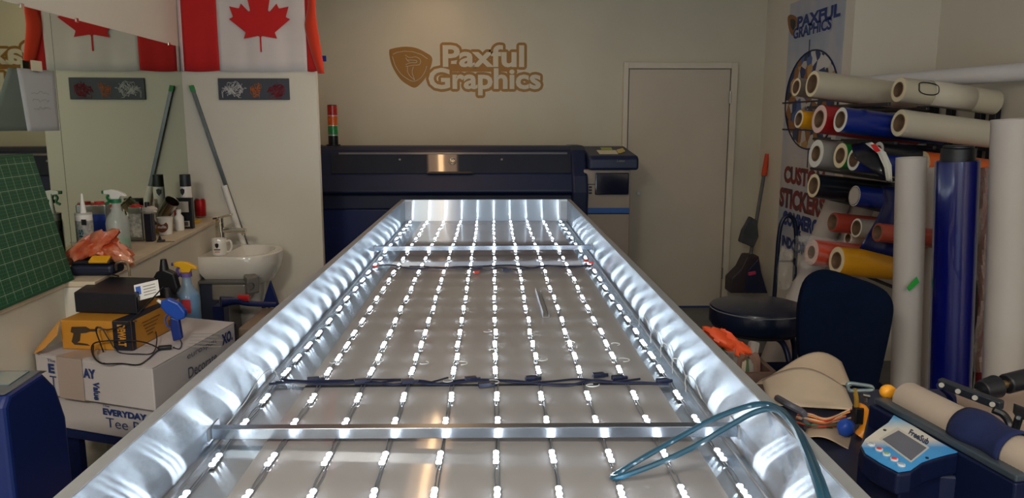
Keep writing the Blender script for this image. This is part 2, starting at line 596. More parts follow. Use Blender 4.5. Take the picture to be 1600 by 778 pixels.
for pts in ([(633, 86), (640, 90), (650, 89), (657, 94), (655, 101), (645, 102), (634, 104)], [(637, 94), (645, 94), (651, 95), (650, 98), (642, 98), (634, 101)], [(637, 104), (637, 112), (641, 119), (648, 125)], [(646, 104), (644, 113), (648, 125)], [(634, 90), (637, 95), (640, 97)]):
    g.tube([wp(p.x, p.y, .0035) for p in catmull([V(x, y, 0) for x, y in pts], 4)], .002, 5)
g.build('snake_line', M_wall, sign)

# ---- blue tape scrap
p0 = P(503, 87, YB); p1 = P(510, 96, YB)
tag(MB().box((p0.x, YB - .002, p1.z), (p1.x, YB - .0005, p0.z)).build('tape_scrap', M('blue tape', (20, 60, 190), .5), smooth=False), 'small scrap of blue tape on the back wall beside the flag', 'tape')

# ================================================================ LIGHT CABINET
ZB, ZT = 0.90, 1.050
XI0, XI1 = -.625, .530
YE0, YE1 = .42, G(760, 345, ZB).y
LIP = .026
cab = thing('light_box_cabinet', 'long open aluminium sign cabinet with glowing rows of white light modules', 'light box', ((XI0 + XI1) / 2, (YE0 + YE1) / 2, ZB - .012))
MB().box((XI0, YE0, ZB - .012), (XI1, YE1, ZB - .002)).build('base_sheet', M_aluf, cab, smooth=False)
MB().box((XI0 - .004, YE0, ZB - .012), (XI0, YE1, ZT)).build('side_wall', M_aluw, cab, smooth=False)
MB().box((XI1, YE0, ZB - .012), (XI1 + .004, YE1, ZT)).build('side_wall', M_aluw, cab, smooth=False)
MB().box((XI0 - .004, YE1, ZB - .012), (XI1 + .004, YE1 + .004, ZT)).build('end_wall', M_alue, cab, smooth=False)
MB().box((XI0 - .004, YE0 - .004, ZB - .012), (XI1 + .004, YE0, ZT)).build('end_wall', M_alue, cab, smooth=False)
m = MB()
m.box((XI0 - LIP, YE0 - LIP, ZT), (XI0, YE1 + .012, ZT + .003)).box((XI0 - LIP, YE0 - LIP, ZT - .05), (XI0 - LIP + .003, YE1 + .012, ZT))
m.box((XI1, YE0 - LIP, ZT), (XI1 + LIP, YE1 + .012, ZT + .003)).box((XI1 + LIP - .003, YE0 - LIP, ZT - .05), (XI1 + LIP, YE1 + .012, ZT))
m.box((XI0, YE1 + .0, ZT), (XI1, YE1 + .012, ZT + .003))
m.box((XI0, YE0 - LIP, ZT), (XI1, YE0, ZT + .003))
m.build('rim_lip', M_alu, cab, smooth=False, bevel=.001)
# white backing panels in three lengths
s1, s2 = G(760, 400, ZB).y, G(760, 602, ZB).y
xa, xb_ = -.504, .443
for a, b in ((YE0, s2 - .004), (s2 + .004, s1 - .002), (s1 + .002, YE1)):
    MB().box((xa, a, ZB - .002), (xb_, b, ZB)).build('backing_panel', M_panel, cab, smooth=False)
for xq in (-.607, .515):
    MB().box((xq - .0012, YE0, ZB - .002), (xq + .0012, YE1, ZB + .003)).build('edge_strip', M_alu, cab, smooth=False)
MB().box((xa, s2 - .006, ZB - .0), (xb_, s2 + .006, ZB + .002)).build('seam_strip', M_blackm, cab, smooth=False)
# corner brackets at the far end and rivets
for x, sg in ((XI0, 1), (XI1, -1)):
    m = MB()
    m.box((x, YE1 - .003, ZB + .005), (x + sg * .045, YE1 - .0005, ZT - .01))
    for k in range(3):
        m.ball((x + sg * .032, YE1 - .003, ZB + .03 + .045 * k), .004, n=8, m=4)
    m.build('corner_bracket', M_alu, cab)
# cross bars
def bar(pl, pr, zc):
    a = PX(pl[0], pl[1], XI0); b = PX(pr[0], pr[1], XI1)
    m = MB()
    c = V((XI0 + XI1) / 2, (a.y + b.y) / 2, (a.z + b.z) / 2)
    ax = V(XI1 - XI0 - .004, b.y - a.y, b.z - a.z) / 2
    m.obox(c, ax, V(0, .0125, 0), V(0, 0, .0125))
    o = m.build('cross_bar', M('cross bar aluminium', (150, 156, 165), .25, 1.0, noise=.08, aniso=.7, tangent=(0, 0, 1)), cab, smooth=False, bevel=.0015)
    for p, sg in ((a, 1), (b, -1)):
        MB().box((p.x, p.y - .02, p.z - .014), (p.x + sg * .003, p.y + .045, p.z + .014)).cyl((p.x + sg * .003, p.y + .03, p.z), (p.x + sg * .006, p.y + .03, p.z), .005, n=8).build('bar_bracket', M_alu, o, smooth=False)
bar((585, 388), (926, 386), 0)
bar((330, 675), (1152, 671), 0)

# light emitting modules: ten strings
LY = [5.36, 5.18, 4.99, 4.79, 4.58, 4.34, 4.12, 3.90, 3.72, 3.54, 3.36, 3.18, 3.0, 2.83, 2.65, 2.49, 2.35, 2.22, 2.09, 1.88, 1.71, 1.52, 1.355, 1.18, 1.0, .82, .64]
M_led = EM('diode lens', (0.80, 0.90, 1.0), LED_POWER)
M_mod = M('module body', (120, 124, 128), .35)
def module_geo(m, x, y, z, tilt=0.0):
    ct, st = math.cos(tilt), math.sin(tilt)
    ax, ay = V(ct, st, 0), V(-st, ct, 0)
    m.obox(V(x, y, z + .0025), ax * .0062, ay * .032, V(0, 0, .0025), 0)
    for k in (-1, 0, 1):
        c = V(x, y, z + .005) + ay * (.0225 * k)
        m.lathe([(.0064, 0), (.0055, .003), (.0001, .005)], c, (0, 0, 1), 7, 1)
m = MB(); module_geo(m, 0, 0, 0)
mod_mesh = None
M_wire = M('dark wire', (92, 96, 104), .4)
first = None
rest = MB()
NEAR = 100
allm = []
strings = []
for r in range(10):
    X = (-.831 + .168 * r) * .70
    mw = MB()
    ys = LY
    pts = []
    tl = {}
    for i, y in enumerate(ys):
        tl[y] = random.uniform(-.035, .035)
        allm.append((y, X + random.uniform(-.003, .003), r, tl[y]))
    path = {}
    for side in (-1, 1):
        pl = []
        for i in range(len(ys) - 1):
            y1, y0 = ys[i], ys[i + 1]
            q = random.uniform(-.003, .003)
            pl += [V(X + side * .003, y1 - .03, ZB + .003), V(X + side * .0042 + q, (y0 + y1) / 2, ZB + .004), V(X + side * .003, y0 + .03, ZB + .003)]
        path[side] = pl
    mw.tube(catmull(path[-1] + path[1][::-1], 2), .0013, 5)
    s_ = mw.build('module_wiring', M_wire, cab)
    strings.append(s_)
allm.sort()
mm = None
for k, (y, x, r, t_) in enumerate(allm):
    if k < NEAR:
        if mm is None:
            m = MB(); module_geo(m, 0, 0, 0)
            o = m.build('led_module', [M_mod, M_led], cab, local=True)
            mm = o
        else:
            o = mm.copy(); COL.objects.link(o)
        o.parent = cab
        o.location = V(x, y, ZB) - ORG[cab.name]
        o.rotation_euler = (0, 0, t_)
    else:
        module_geo(rest, x, y, ZB, t_)
o = rest.build('led_modules', [M_mod, M_led], cab); o['kind'] = 'stuff'

# wire runs across the cabinet, connectors, curls
def xr(px, py): return G(px, py, ZB + .008)
M_dw = M('blue black cable', (26, 32, 58), .4)
mw = MB()
def wob(px0, px1, py, amp, n):
    return catmull([xr(px0 + (px1 - px0) * i / n, py + random.uniform(-amp, amp)) for i in range(n + 1)], 4)
mw.tube(wob(590, 925, 417, 3, 14), .0035, 6); mw.tube(wob(640, 900, 418, 4, 11), .0025, 6)
mw.build('cross_cable', M_dw, cab)
mw = MB()
mw.tube(wob(420, 1045, 598, 4, 16), .0035, 6); mw.tube(wob(440, 1000, 596, 5, 12), .003, 6); mw.tube(wob(430, 700, 594, 5, 8), .0025, 6)
mw.build('cross_cable', M_dw, cab)
for px, py in ((490, 595), (563, 598), (637, 598), (735, 594), (757, 603), (830, 593), (935, 588), (965, 592), (1035, 597), (790, 423), (745, 419)):
    c = xr(px, py)
    MB().obox(c + V(0, 0, .004), (.016, .004, 0), (-.002, .008, 0), (0, 0, .006)).obox(c + V(.02, .002, .003), (.008, .002, 0), (0, .005, 0), (0, 0, .004)).build('wire_connector', M_dw, cab, bevel=.001)
M_red = M('red tape', (200, 60, 40), .45)
for px, py in ((586, 417), (915, 408), (923, 412), (744, 426), (436, 555)):
    c = xr(px, py)
    MB().obox(c + V(0, 0, .003), (.010, .004, 0), (-.003, .006, 0), (0, 0, .005)).obox(c + V(.012, .004, .006), (.005, .001, .003), (0, .005, 0), (0, 0, .002)).build('wire_nut', M_red, cab, bevel=.001)
M_lw = M('pale wire', (190, 192, 190), .35)
for px, py in ((656, 520), (592, 567), (525, 568), (770, 550), (762, 520), (722, 570), (890, 538), (848, 565), (962, 540), (975, 565), (663, 570), (770, 600), (700, 598), (926, 605)):
    c = xr(px, py)
    r_ = random.uniform(.009, .014)
    a0 = random.uniform(0, 6)
    pts = [c + V(math.cos(a0 + a) * r_ * 1.3, math.sin(a0 + a) * r_, .004 + .004 * a / 5) for a in [k * .45 for k in range(12)]]
    MB().tube(pts, .0012, 5).build('wire_curl', M_lw, cab)
for y0 in (2.55, 2.35, 2.2, 2.05, 1.9):
    pts = [V(XI1 - .03 + .0, y0, ZB + .006), V(XI1 - .018, y0 + .05, ZB + .03), V(XI1 - .006, y0 + .02, ZB + .035), V(XI1 - .005, y0 - .06, ZB + .01)]
    MB().tube(catmull(pts, 5), .0013, 5).build('wire_curl', M_lw, cab)
MB().tube(catmull([V(XI0 + .05, 2.0, ZB + .004), V(XI0 + .02, 2.04, ZB + .03), V(XI0 + .004, 1.98, ZB + .03), V(XI0 + .004, 1.85, ZB + .01), V(XI0 + .006, 1.7, ZB + .006)], 6), .0013, 5).build('wire_curl', M_lw, cab)

# loose U channel offcut lying in the cabinet
a, b = G(841, 458, ZB + .001), G(853, 496, ZB + .001)
dv = (b - a).normalized(); sv = V(-dv.y, dv.x, 0)
if sv.x < 0: sv = -sv
m = MB(); L = (b - a) / 2; c = (a + b) / 2
m.obox(c + V(0, 0, .001), L, sv * .011, V(0, 0, .001)); m.obox(c - sv * .011 + V(0, 0, .012), L, sv * .001, V(0, 0, .012)); m.obox(c + sv * .011 + V(0, 0, .006), L, sv * .001, V(0, 0, .006))
tag(m.build('channel_offcut', M_alu, smooth=False), 'short loose aluminium channel offcut lying on the white panel between module rows', 'metal offcut')

# table under the cabinet
t = thing('work_table', 'work table carrying the long light cabinet', 'table', (-.05, 2.9, 0))
MB().box((-.52, .55, .84), (.44, 5.3, ZB - .013)).build('tabletop', M('plywood', (150, 120, 88), .7, noise=.2, nscale=6), t, smooth=False)
for x in (-.46, .38):
    for y in (.65, 2.9, 5.2):
        MB().box((x - .03, y - .03, 0), (x + .03, y + .03, .84)).build('leg', M_steel, t, smooth=False)

# teal cable looped over the right rim
M_teal = M('teal cable', (18, 66, 88), .3, coat=.4)
Z_ = ZT + .02
up = [G(1600, 1000, ZT - .2), ]
pts = [P(1300, 800, 1.02), P(1285, 755, 1.06), P(1262, 700, 1.17), P(1240, 662, 1.28), P(1215, 637, 1.38), P(1180, 632, 1.43), P(1120, 652, 1.45), P(1060, 684, 1.46), P(1000, 718, 1.45), P(962, 741, 1.44), P(956, 745, 1.42), P(968, 745, 1.40), P(1020, 727, 1.38), P(1080, 700, 1.38), P(1135, 668, 1.39), P(1180, 644, 1.38), P(1212, 640, 1.34), P(1238, 664, 1.24), P(1256, 700, 1.13), P(1276, 755, 1.02), P(1290, 805, .96)]
tag(MB().tube(catmull(pts, 6), .0056, 8).build('power_cable', M_teal), 'teal power cable looped over the right rim of the glowing cabinet', 'cable')

# ================================================================ WIDE FORMAT PRINTER
Yl = 5.80
x0, x1 = P(488, 260, 5.7).x - .12, P(915, 290, 5.68).x
x2 = P(998, 250, 5.68).x
pr = thing('wide_format_printer', 'wide dark large format printer standing against the back wall', 'printer', ((x0 + x2) / 2, 6.05, 0))
zt = P(700, 227, 6.3).z
zf = P(700, 236, 5.86).z
za = P(700, 239, 5.84).z; zb_ = P(700, 273, 5.72).z; zc = P(700, 301, 5.66).z
# upper body, profile in y z swept along x
prof = [(6.35, .95), (6.35, zt - .02), (6.33, zt), (5.95, zt + .003), (5.89, zf + .008), (5.86, za), (5.735, zb_), (5.68, zc + .01), (5.69, zc - .012), (5.74, zc - .02), (5.74, .95)]
MB().prism([(x0, y, z) for y, z in prof], (x1 - x0, 0, 0)).build('upper_body', M_navy, pr, smooth=False, bevel=.012, seg=3)
MB().box((x0 + .02, 5.76, .38), (x1 - .03, 6.3, .96)).build('lower_body', M_navyd, pr, smooth=False, bevel=.02, seg=3)  # body blue takes in the lens flare veil as colour
# glossy lid window
def lid(px, t, out=0.0):
    y = 5.86 + (5.735 - 5.86) * t; z = za + (zb_ - za) * t
    n = V(0, -(za - zb_), .125).normalized()
    p = P(px, 255, y)
    return V(p.x, y, z) + V(0, -abs(n.y), n.z) * out
q = [lid(518, .06, .003), lid(892, .06, .003), lid(892, .96, .003), lid(518, .96, .003)]
LN = V(0, -(za - zb_), .125).normalized()
LN = V(0, -abs(LN.y), LN.z)
MB().prism(q, LN * .005).build('lid_window', M('lid acrylic', (12, 18, 40), .045, coat=1.0, spec=.8), pr, smooth=False)
MB().prism([lid(530, .01, .004), lid(886, .01, .004), lid(886, .10, .004), lid(530, .10, .004)], LN * .006).build('lid_reflection_strip', M('grey strip reflection', (112, 114, 120), .35, .3), pr, smooth=False)  # clear strip of the lid, its grey reflection painted as colour
MB().prism([lid(672, .93, .009), lid(735, .93, .009), lid(742, 1.03, .009), lid(665, 1.03, .009)], LN * .014).build('lid_handle', M_black, pr, smooth=False, bevel=.004)
# badge
c = lid(707, .42, .012)
xa_, za_ = V(1, 0, 0), LN.cross(V(1, 0, 0)).normalized()
if za_.z < 0: za_ = -za_
bd = MB(); bd.tube([c + xa_ * math.cos(a) * .027 + za_ * math.sin(a) * .027 for a in [k * PI / 12 for k in range(24)]], .002, 6, closed=True)
put_text(bd, 'hp', c - xa_ * .017 - za_ * .016, xa_ * .034, za_ * .036, bold=.01, n=LN)
bd.build('badge', M('badge silver', (190, 190, 185), .3, .7), pr)
MB().cyl(lid(625, .35, .008), lid(625, .35, .013), .009, n=12).cyl(lid(784, .35, .008), lid(784, .35, .013), .009, n=12).build('lid_sensor', M_grey, pr)
# right end shoulder of the lid
sh_ = MB().prism([(x1 - .10, y - .0, z) for y, z in [(6.3, 1.0), (6.3, zt + .006), (5.96, zt + .008), (5.87, za + .02), (5.70, zb_ - .01), (5.655, zc), (5.70, zc - .35), (5.76, .95)]], (.12, 0, 0))
sh_.build('end_shoulder', M_navy, pr, smooth=False, bevel=.02, seg=3)
MB().prism([(x0 - .01, y - .0, z) for y, z in [(6.3, 1.0), (6.3, zt + .006), (5.96, zt + .008), (5.87, za + .02), (5.70, zb_ - .01), (5.655, zc), (5.70, zc - .35), (5.76, .95)]], (.10, 0, 0)).build('end_shoulder', M_navy, pr, smooth=False, bevel=.02, seg=3)
# small warning triangle
tp = P(556, 313, 5.755)
MB().prism([tp + V(-.014, 0, -.012), tp + V(.014, 0, -.012), tp + V(0, 0, .014)], (0, -.004, 0)).build('warning_mark', M_lgrey, pr, smooth=False)
# console head at the right
zc0 = P(950, 266, 5.66).z
ztb, ztf = P(950, 228, 6.3).z, P(950, 243, 5.70).z
MB().prism([(x1 + .02, y, z) for y, z in [(6.3, zc0), (6.3, ztb), (5.70, ztf), (5.665, ztf - .02), (5.665, zc0)]], (x2 - x1 - .02, 0, 0)).build('console_head', M_navy, pr, smooth=False, bevel=.02, seg=4)
bd = MB(); bbox_text(bd, 'Latex', 964, 249, 976, 253, 5.655, lift=.006); bd.build('console_mark', M_grey, pr, smooth=False)
xr2 = P(985, 300, 5.72).x
MB().box((x1 - .01, 5.72, .38), (xr2, 6.28, zc0 + .002)).build('cabinet_body', M('warm grey panel', (150, 138, 128), .5, noise=.05), pr, smooth=False, bevel=.008)
wa, wb = P(930, 270, 5.715), P(982, 304, 5.715)
MB().box((wa.x, 5.70, wb.z), (wb.x, 5.722, wa.z)).build('ink_window', M('smoked window', (10, 16, 44), .12, coat=.8), pr, smooth=False, bevel=.008, seg=3)
for (a, b) in (((916, 287.5), (986, 288.5)), ((916, 333.5), (986, 334.5))):
    pa, pb = P(a[0], a[1], 5.715), P(b[0], b[1], 5.715)
    MB().box((pa.x, 5.7165, pb.z), (pb.x - .015, 5.7205, pa.z)).build('panel_seam', M_blackm, pr, smooth=False)
pa, pb = P(916, 325, 5.715), P(983, 333, 5.715)
MB().box((pa.x, 5.708, pb.z), (pb.x, 5.7185, pa.z)).build('blue_stripe', M('blue stripe', (24, 84, 160), .4), pr, smooth=False, bevel=.002)
for k in range(3):
    pa, pb = P(920, 291 + k * 4.6, 5.715), P(925, 294 + k * 4.6, 5.715)
    MB().box((pa.x, 5.716, pb.z), (pb.x, 5.7195, pa.z)).build('status_icon', M_black, pr, smooth=False)
for x in (x0 + .25, x2 - .4):
    MB().box((x - .05, 5.75, .05), (x + .05, 6.25, .40)).build('stand_leg', M_black, pr, smooth=False)
    MB().cyl((x, 5.8, 0.0), (x, 5.8, .05), .03).cyl((x, 6.2, 0.0), (x, 6.2, .05), .03).build('caster', M_black, pr)
# signal tower
sp = P(521, 224, 6.15)
tw = thing('signal_tower', 'red, orange and green signal light tower standing on the printer', 'signal light', (sp.x, 6.15, zt))
zz = [P(521, y, 6.15).z for y in (165, 181.5, 197, 212, 224)]
r_ = .038
MB().cyl((sp.x, 6.15, zt + .003), (sp.x, 6.15, zt + .012), r_ * 1.45).build('base_flange', M_black, tw)
MB().cyl((sp.x, 6.15, zt + .012), (sp.x, 6.15, zz[3]), r_).build('base_cylinder', M_black, tw)
for k, (c_, nm) in enumerate((((176, 24, 24), 'red lens'), ((214, 92, 18), 'orange lens'), ((20, 140, 70), 'green lens'))):
    MB().cyl((sp.x, 6.15, zz[k + 1] + .008), (sp.x, 6.15, zz[k]), r_).build('lens', M(nm, c_, .25, coat=.5), tw, label=nm)
    MB().cyl((sp.x, 6.15, zz[k + 1] - .0), (sp.x, 6.15, zz[k + 1] + .008), r_ * .97).build('lens_ring', M('ring silver', (200, 196, 190), .3, .5), tw)
MB().cyl((sp.x, 6.15, zz[0]), (sp.x, 6.15, zz[0] + .006), r_ * .95).build('top_cap', M_black, tw)
# sticky notes
zn = zt - .0005
def note(pts, mat, z, label):
    tag(MB().prism([PP(x, y, (0, 5.70, ztf), V(0, -(ztb - ztf), .6).normalized()) + V(0, 0, z - .003) for x, y in pts], (0, 0, .0015)).build('sticky_note', mat, smooth=False), label, 'note')
note([(932, 235), (962, 235), (966, 241), (937, 241)], M('cream note', (225, 220, 190), .8), .004, 'cream paper slip lying on the printer console')
note([(938, 231), (955, 231), (957, 234.5), (940, 234.5)], M('green note', (170, 185, 100), .8), .005, 'small green sticky note behind the cream slip on the printer console')
note([(963, 235), (973, 232), (977, 237), (970, 240), (966, 240)], M('yellow note', (220, 200, 120), .8), .0065, 'curled yellow sticky note beside the cream slip on the printer console')

# ================================================================ FLAG
M_fred = M('flag red', (206, 28, 30), .8, noise=.06, nscale=10, sheen=.2)
M_fwh = M('flag white', (222, 214, 212), .8, noise=.03, nscale=10)
fx = lambda px: P(px, 60, YP).x
ztop, zbot = P(400, -55, YP).z, P(400, 111.5, YP).z
fl_ = thing('wall_flag', 'red and white maple leaf flag hung on the panel wall in the corner', 'flag', ((fx(285) + fx(500)) / 2, YP - .01, zbot))
def fy(x, z): return YP - .012 - .004 * math.sin(x * 22 + z * 3) - .002 * math.sin(x * 51)
def band(xa, xb, nm, mat, n):
    return MB().sheet(lambda u, v: (xa + (xb - xa) * u, fy(xa + (xb - xa) * u, v), zbot + (ztop - zbot) * v - .004 * math.sin(4 * u) * (1 - v)), n, 10).build(nm, mat, fl_, solid=.0012)
band(fx(286), fx(342), 'red_band', M_fred, 12)
band(fx(342), fx(479), 'white_field', M_fwh, 24)
band(fx(479), fx(496), 'red_band', M_fred, 6)
band(fx(281), fx(286), 'header_tape', M('header pink', (215, 190, 190), .8), 2)
# folded fly end that curls out past the panel edge
fold = [(473, -30), (482, 12), (476, 40), (480, 62), (489, 88), (497, 115), (507, 116), (502, 80), (496, 40), (494, -30)]
def foldfn(u, v):
    l = catmull([V(x, y, 0) for x, y in [(474, -40), (481, 5), (476, 38), (481, 64), (489, 92), (497, 115)]], 4)
    r = catmull([V(x, y, 0) for x, y in [(494, -40), (493, 5), (495, 35), (499, 60), (504, 92), (507, 115)]], 4)
    k = min(20, int(round(v * 20)))
    p = l[k].lerp(r[k], u)
    return P(p.x, p.y, YP - .03 - .03 * math.sin(u * PI * .8) - .008 * math.sin(v * 9))
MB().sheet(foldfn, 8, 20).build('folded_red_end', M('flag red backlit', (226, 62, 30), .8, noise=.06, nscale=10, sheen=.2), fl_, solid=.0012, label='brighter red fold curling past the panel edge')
leaf = [(4845, 4430), (4845, 3567), (4870, 3490), (4956, 3469), (5815, 3620), (5699, 3300), (5695, 3262), (5719, 3227), (6660, 2465), (6448, 2366), (6412, 2330), (6414, 2287), (6600, 1715), (6058, 1830), (6015, 1825), (5985, 1792), (5880, 1545), (5457, 1999), (5390, 2010), (5346, 1942), (5550, 890), (5223, 1079), (5170, 1085), (5132, 1052), (4800, 400)]
leaf = leaf + [(9600 - x, y) for x, y in leaf[::-1][1:]]
k_ = (fx(456) - fx(361)) / 3720.0
lc, lz = (fx(456) + fx(361)) / 2 - .0, P(408, 82, YP).z
lp = []
for i, (x, y) in enumerate(leaf):
    lp.append(V(lc + (x - 4800) * k_, YP - .020, lz + (4430 - y) * k_))
MB().prism(lp, (0, -.001, 0)).build('maple_leaf', M_fred, fl_, smooth=False)

# ================================================================ PLAQUE ON THE PANEL WALL
a, b = P(343, 156, YP), P(452, 122.5, YP)
pq = thing('wall_plaque', 'dark grey plaque with white, orange and dark red script under the flag', 'plaque', ((a.x + b.x) / 2, YP - .01, a.z))
MB().box((a.x, YP - .012, a.z), (b.x, YP - .001, b.z)).build('board', M('plaque grey', (62, 66, 78), .5, noise=.08, nscale=20), pq, smooth=False, bevel=.003)
def scribble(c, rx, rz, n, mat, nm, seed, r=.0011):
    rnd = random.Random(seed); m = MB()
    for i in range(n):
        a0 = rnd.uniform(0, 2 * PI); rr = math.sqrt(rnd.random()) * .8
        cx, cz = c.x + rx * rr * math.cos(a0), c.z + rz * rr * math.sin(a0)
        s_ = rnd.uniform(.012, .03)
        pts = [V(cx + rnd.uniform(-s_, s_), YP - .0135, cz + rnd.uniform(-s_, s_)) for _ in range(4)]
        m.tube(catmull(pts, 4), r, 4)
    m.build(nm, mat, pq)
scribble(P(367, 141, YP), .08, .045, 42, M('script white', (205, 205, 205), .5), 'white_script', 1)
scribble(P(400, 140, YP), .028, .05, 22, M('script orange', (205, 110, 30), .5), 'orange_script', 2)
scribble(P(432, 142, YP), .06, .045, 30, M('script red', (120, 26, 40), .5), 'red_script', 3, .002)

# ================================================================ RODS LEANING IN THE CORNER
a, b = P(299, 134, YP - .015), P(372, 345, YP - .015)
t = thing('leaning_bar', 'dark metal bar with green tape at its tip leaning in the mirror corner', 'bar', (b.x, b.y, b.z))
dv = (a - b)
ax = dv / 2
b2 = b - dv * ((b.z - .003) / dv.z)
MB().obox((a + b2) / 2, (a - b2) / 2, V(.011, 0, .002), V(0, .007, 0)).build('bar', M('bar steel', (88, 90, 92), .35, .8, noise=.15), t, smooth=False, bevel=.002)
MB().obox(a - dv * .02, dv * .022, V(.0125, 0, .002), V(0, .0095, 0)).build('green_tape', M('green tape', (60, 140, 80), .6), t, smooth=False)
t = P(350, 290, YP - .030); b = P(400, 440, YP - .030)
b = t + (b - t) * ((t.z - .003) / (t.z - b.z))
tag(MB().cyl(b, t, .019).build('white_pipe', M_white), 'white plastic pipe leaning on the panel wall behind the tap', 'pipe')

# ================================================================ SINK
zs = .835
q = [G(312, 402, zs), G(401, 404, zs)]
ys0 = q[0].y; xs0 = ex(4.6) + .002; xs1 = G(447, 386, zs).x
ys1 = YP - .06
sk = thing('wash_basin', 'white ceramic wash basin in the corner under the ledge', 'sink', ((xs0 + xs1) / 2, (ys0 + ys1) / 2, 0))
ym = (ys0 + ys1) / 2; hw = (ys1 - ys0) / 2
def outline(s, dx=0.0, n=20):
    """rounded front D shape; s shrinks it about the centre"""
    xe = xs1 - dx; xm = xs0 + (xs1 - xs0) * .52
    pts = [V(xs0 + dx, ym - hw * s, 0), V(xm, ym - hw * s, 0)]
    for k in range(1, n):
        a = -PI / 2 + PI * k / n
        pts.append(V(xm + (xe - xm) * (math.cos(a) ** .8), ym + hw * s * math.sin(a), 0))
    pts += [V(xm, ym + hw * s, 0), V(xs0 + dx, ym + hw * s, 0)]
    return pts
def shift(pts, z, cx=None, sc=1.0):
    cx = cx or (xs0 + xs1) / 2
    return [V(cx + (p.x - cx) * sc, p.y, z) for p in pts]
rings = [shift(outline(.45, .12), zs - .20), shift(outline(.75, .05), zs - .17), shift(outline(.97, .008), zs - .09), shift(outline(1.0), zs - .05), shift(outline(1.0), zs - .006), shift(outline(.985, .006), zs), shift(outline(.88, .045), zs), shift(outline(.85, .055), zs - .012), shift(outline(.72, .09), zs - .09), shift(outline(.35, .16), zs - .13)]
# deck for the tap: inner rings start further from the wall
for i in (6, 7, 8, 9):
    for p in rings[i]:
        if p.x < xs0 + .13: p.x = xs0 + .13 + (.03 if i > 7 else 0)
m = MB(); n = len(rings[0]); vs = [p for r in rings for p in r]; fs = []
for i in range(len(rings) - 1):
    for k in range(n): fs.append((i * n + k, i * n + (k + 1) % n, (i + 1) * n + (k + 1) % n, (i + 1) * n + k))
fs.append(list(range(n))[::-1]); fs.append([(len(rings) - 1) * n + k for k in range(n)])
m.add(vs, fs); m.build('basin', M_ceramic, sk)
MB().lathe([(.10, 0), (.075, .05), (.07, .4), (.10, zs - .19)], (xs0 + .22, ym, 0), n=20, cap=True).build('pedestal', M_ceramic, sk)
tx = P(362, 350, ym + .02)
tp_ = thing('basin_tap', 'chrome mixer tap with a long spout on the wash basin', 'tap', (tx.x, ym, zs))
tx = V(xs0 + .065, ym, zs)
tp_.location = tx; ORG[tp_.name] = tx.copy()
MB().cyl(tx + V(0, 0, .001), tx + V(0, 0, .17), .029, .026).build('tap_body', M_chrome, tp_, bevel=.002)
MB().tube(catmull([tx + V(0, 0, .12), tx + V(.06, -.005, .125), tx + V(.155, -.01, .118)], 6), .017, 12).cyl(tx + V(.140, -.01, .120), tx + V(.140, -.01, .095), .013).build('spout', M_chrome, tp_)
MB().obox(tx + V(.02, 0, .205), (.055, 0, .012), (0, .022, 0), (0, 0, .007)).cyl(tx + V(0, 0, .168), tx + V(0, 0, .20), .024).build('lever', M_chrome, tp_, bevel=.003)
def mug(loc, label, scale=1.0):
    t = thing('mug', label, 'mug', loc)
    l = Vector(loc)
    MB().lathe([(.0001, .001), (.040, .001), (.041, .004), (.041, .094), (.040, .096), (.037, .094), (.036, .008), (.0001, .006)], l, n=28).build('body', M_ceramic, t)
    MB().tube(catmull([l + V(.039, .0, .078), l + V(.062, 0, .082), l + V(.070, 0, .05), l + V(.058, 0, .022), l + V(.040, 0, .018)], 5), .006, 8).build('handle', M_ceramic, t)
    m = MB()
    sh = [(-.011, .07), (0, .074), (.011, .07), (.009, .055), (0, .044), (-.009, .055)]
    m.prism([l + V(x, -.0425 , z) for x, z in sh], (0, -.0008, 0))
    m.box(l + V(-.018, -.0405, .034), l + V(.018, -.0415, .039)); 
    m.build('shield_logo', M_black, t, smooth=False)
    m = MB().box(l + V(-.014, -.0405, .022), l + V(.014, -.0417, .026)); m.build('red_line', M_fred, t, smooth=False)
mp_ = G(342, 399, zs + .001)
mug(V(mp_.x, max(mp_.y, ys0 + .075), zs + .001), 'white mug with a dark shield logo standing on the wash basin edge')

# ================================================================ GREY MACHINE UNDER THE SINK
zt_ = .70
gx0, gy0 = G(306, 438, zt_).x, G(380, 440, zt_).y
t = thing('grey_machine', 'grey metal machine with a dark round knob below the wash basin', 'machine', (gx0 + .2, gy0 + .15, .0))
a = G(306, 440, zt_); b = G(385, 440, zt_); c = G(398, 424, zt_); d_ = G(322, 424, zt_)
M_gm = M('grey machine metal', (150, 146, 140), .4, .3, noise=.08)
MB().prism([a, b, c, d_], (0, 0, -.015)).build('top_plate', M('grey plate', (110, 112, 112), .35, .4), t, smooth=False, bevel=.003)
zb2 = .60
p1, p2 = P(330, 442, a.y + .01), P(383, 470, a.y)
MB().box((p1.x, a.y + .004, p2.z), (b.x - .01, c.y - .01, zt_ - .016)).build('front_body', M_gm, t, smooth=False, bevel=.012, seg=3)
MB().box((a.x + .01, a.y + .02, .34), (p1.x + .03, c.y, zt_ - .016)).build('side_body', M('machine slate', (52, 60, 84), .45), t, smooth=False, bevel=.006)
MB().box((p1.x + .02, a.y + .03, .08), (p1.x + .09, c.y - .02, p2.z + .01)).build('leg_column', M_gm, t, smooth=False, bevel=.006)
MB().box((a.x - .02, a.y + .0, .0), (b.x, c.y, .09)).build('foot', M_black, t, smooth=False, bevel=.006)
kc = P(393, 443, a.y + .03)
MB().obox(kc, (.026, .03, 0), (-.026, .05, 0), (0, 0, .05)).build('control_end', M_grey, t, smooth=False, bevel=.01)
MB().cyl(kc + V(.01, -.05, 0), kc + V(.014, -.078, 0), .022, .018).build('knob', M_steel, t)
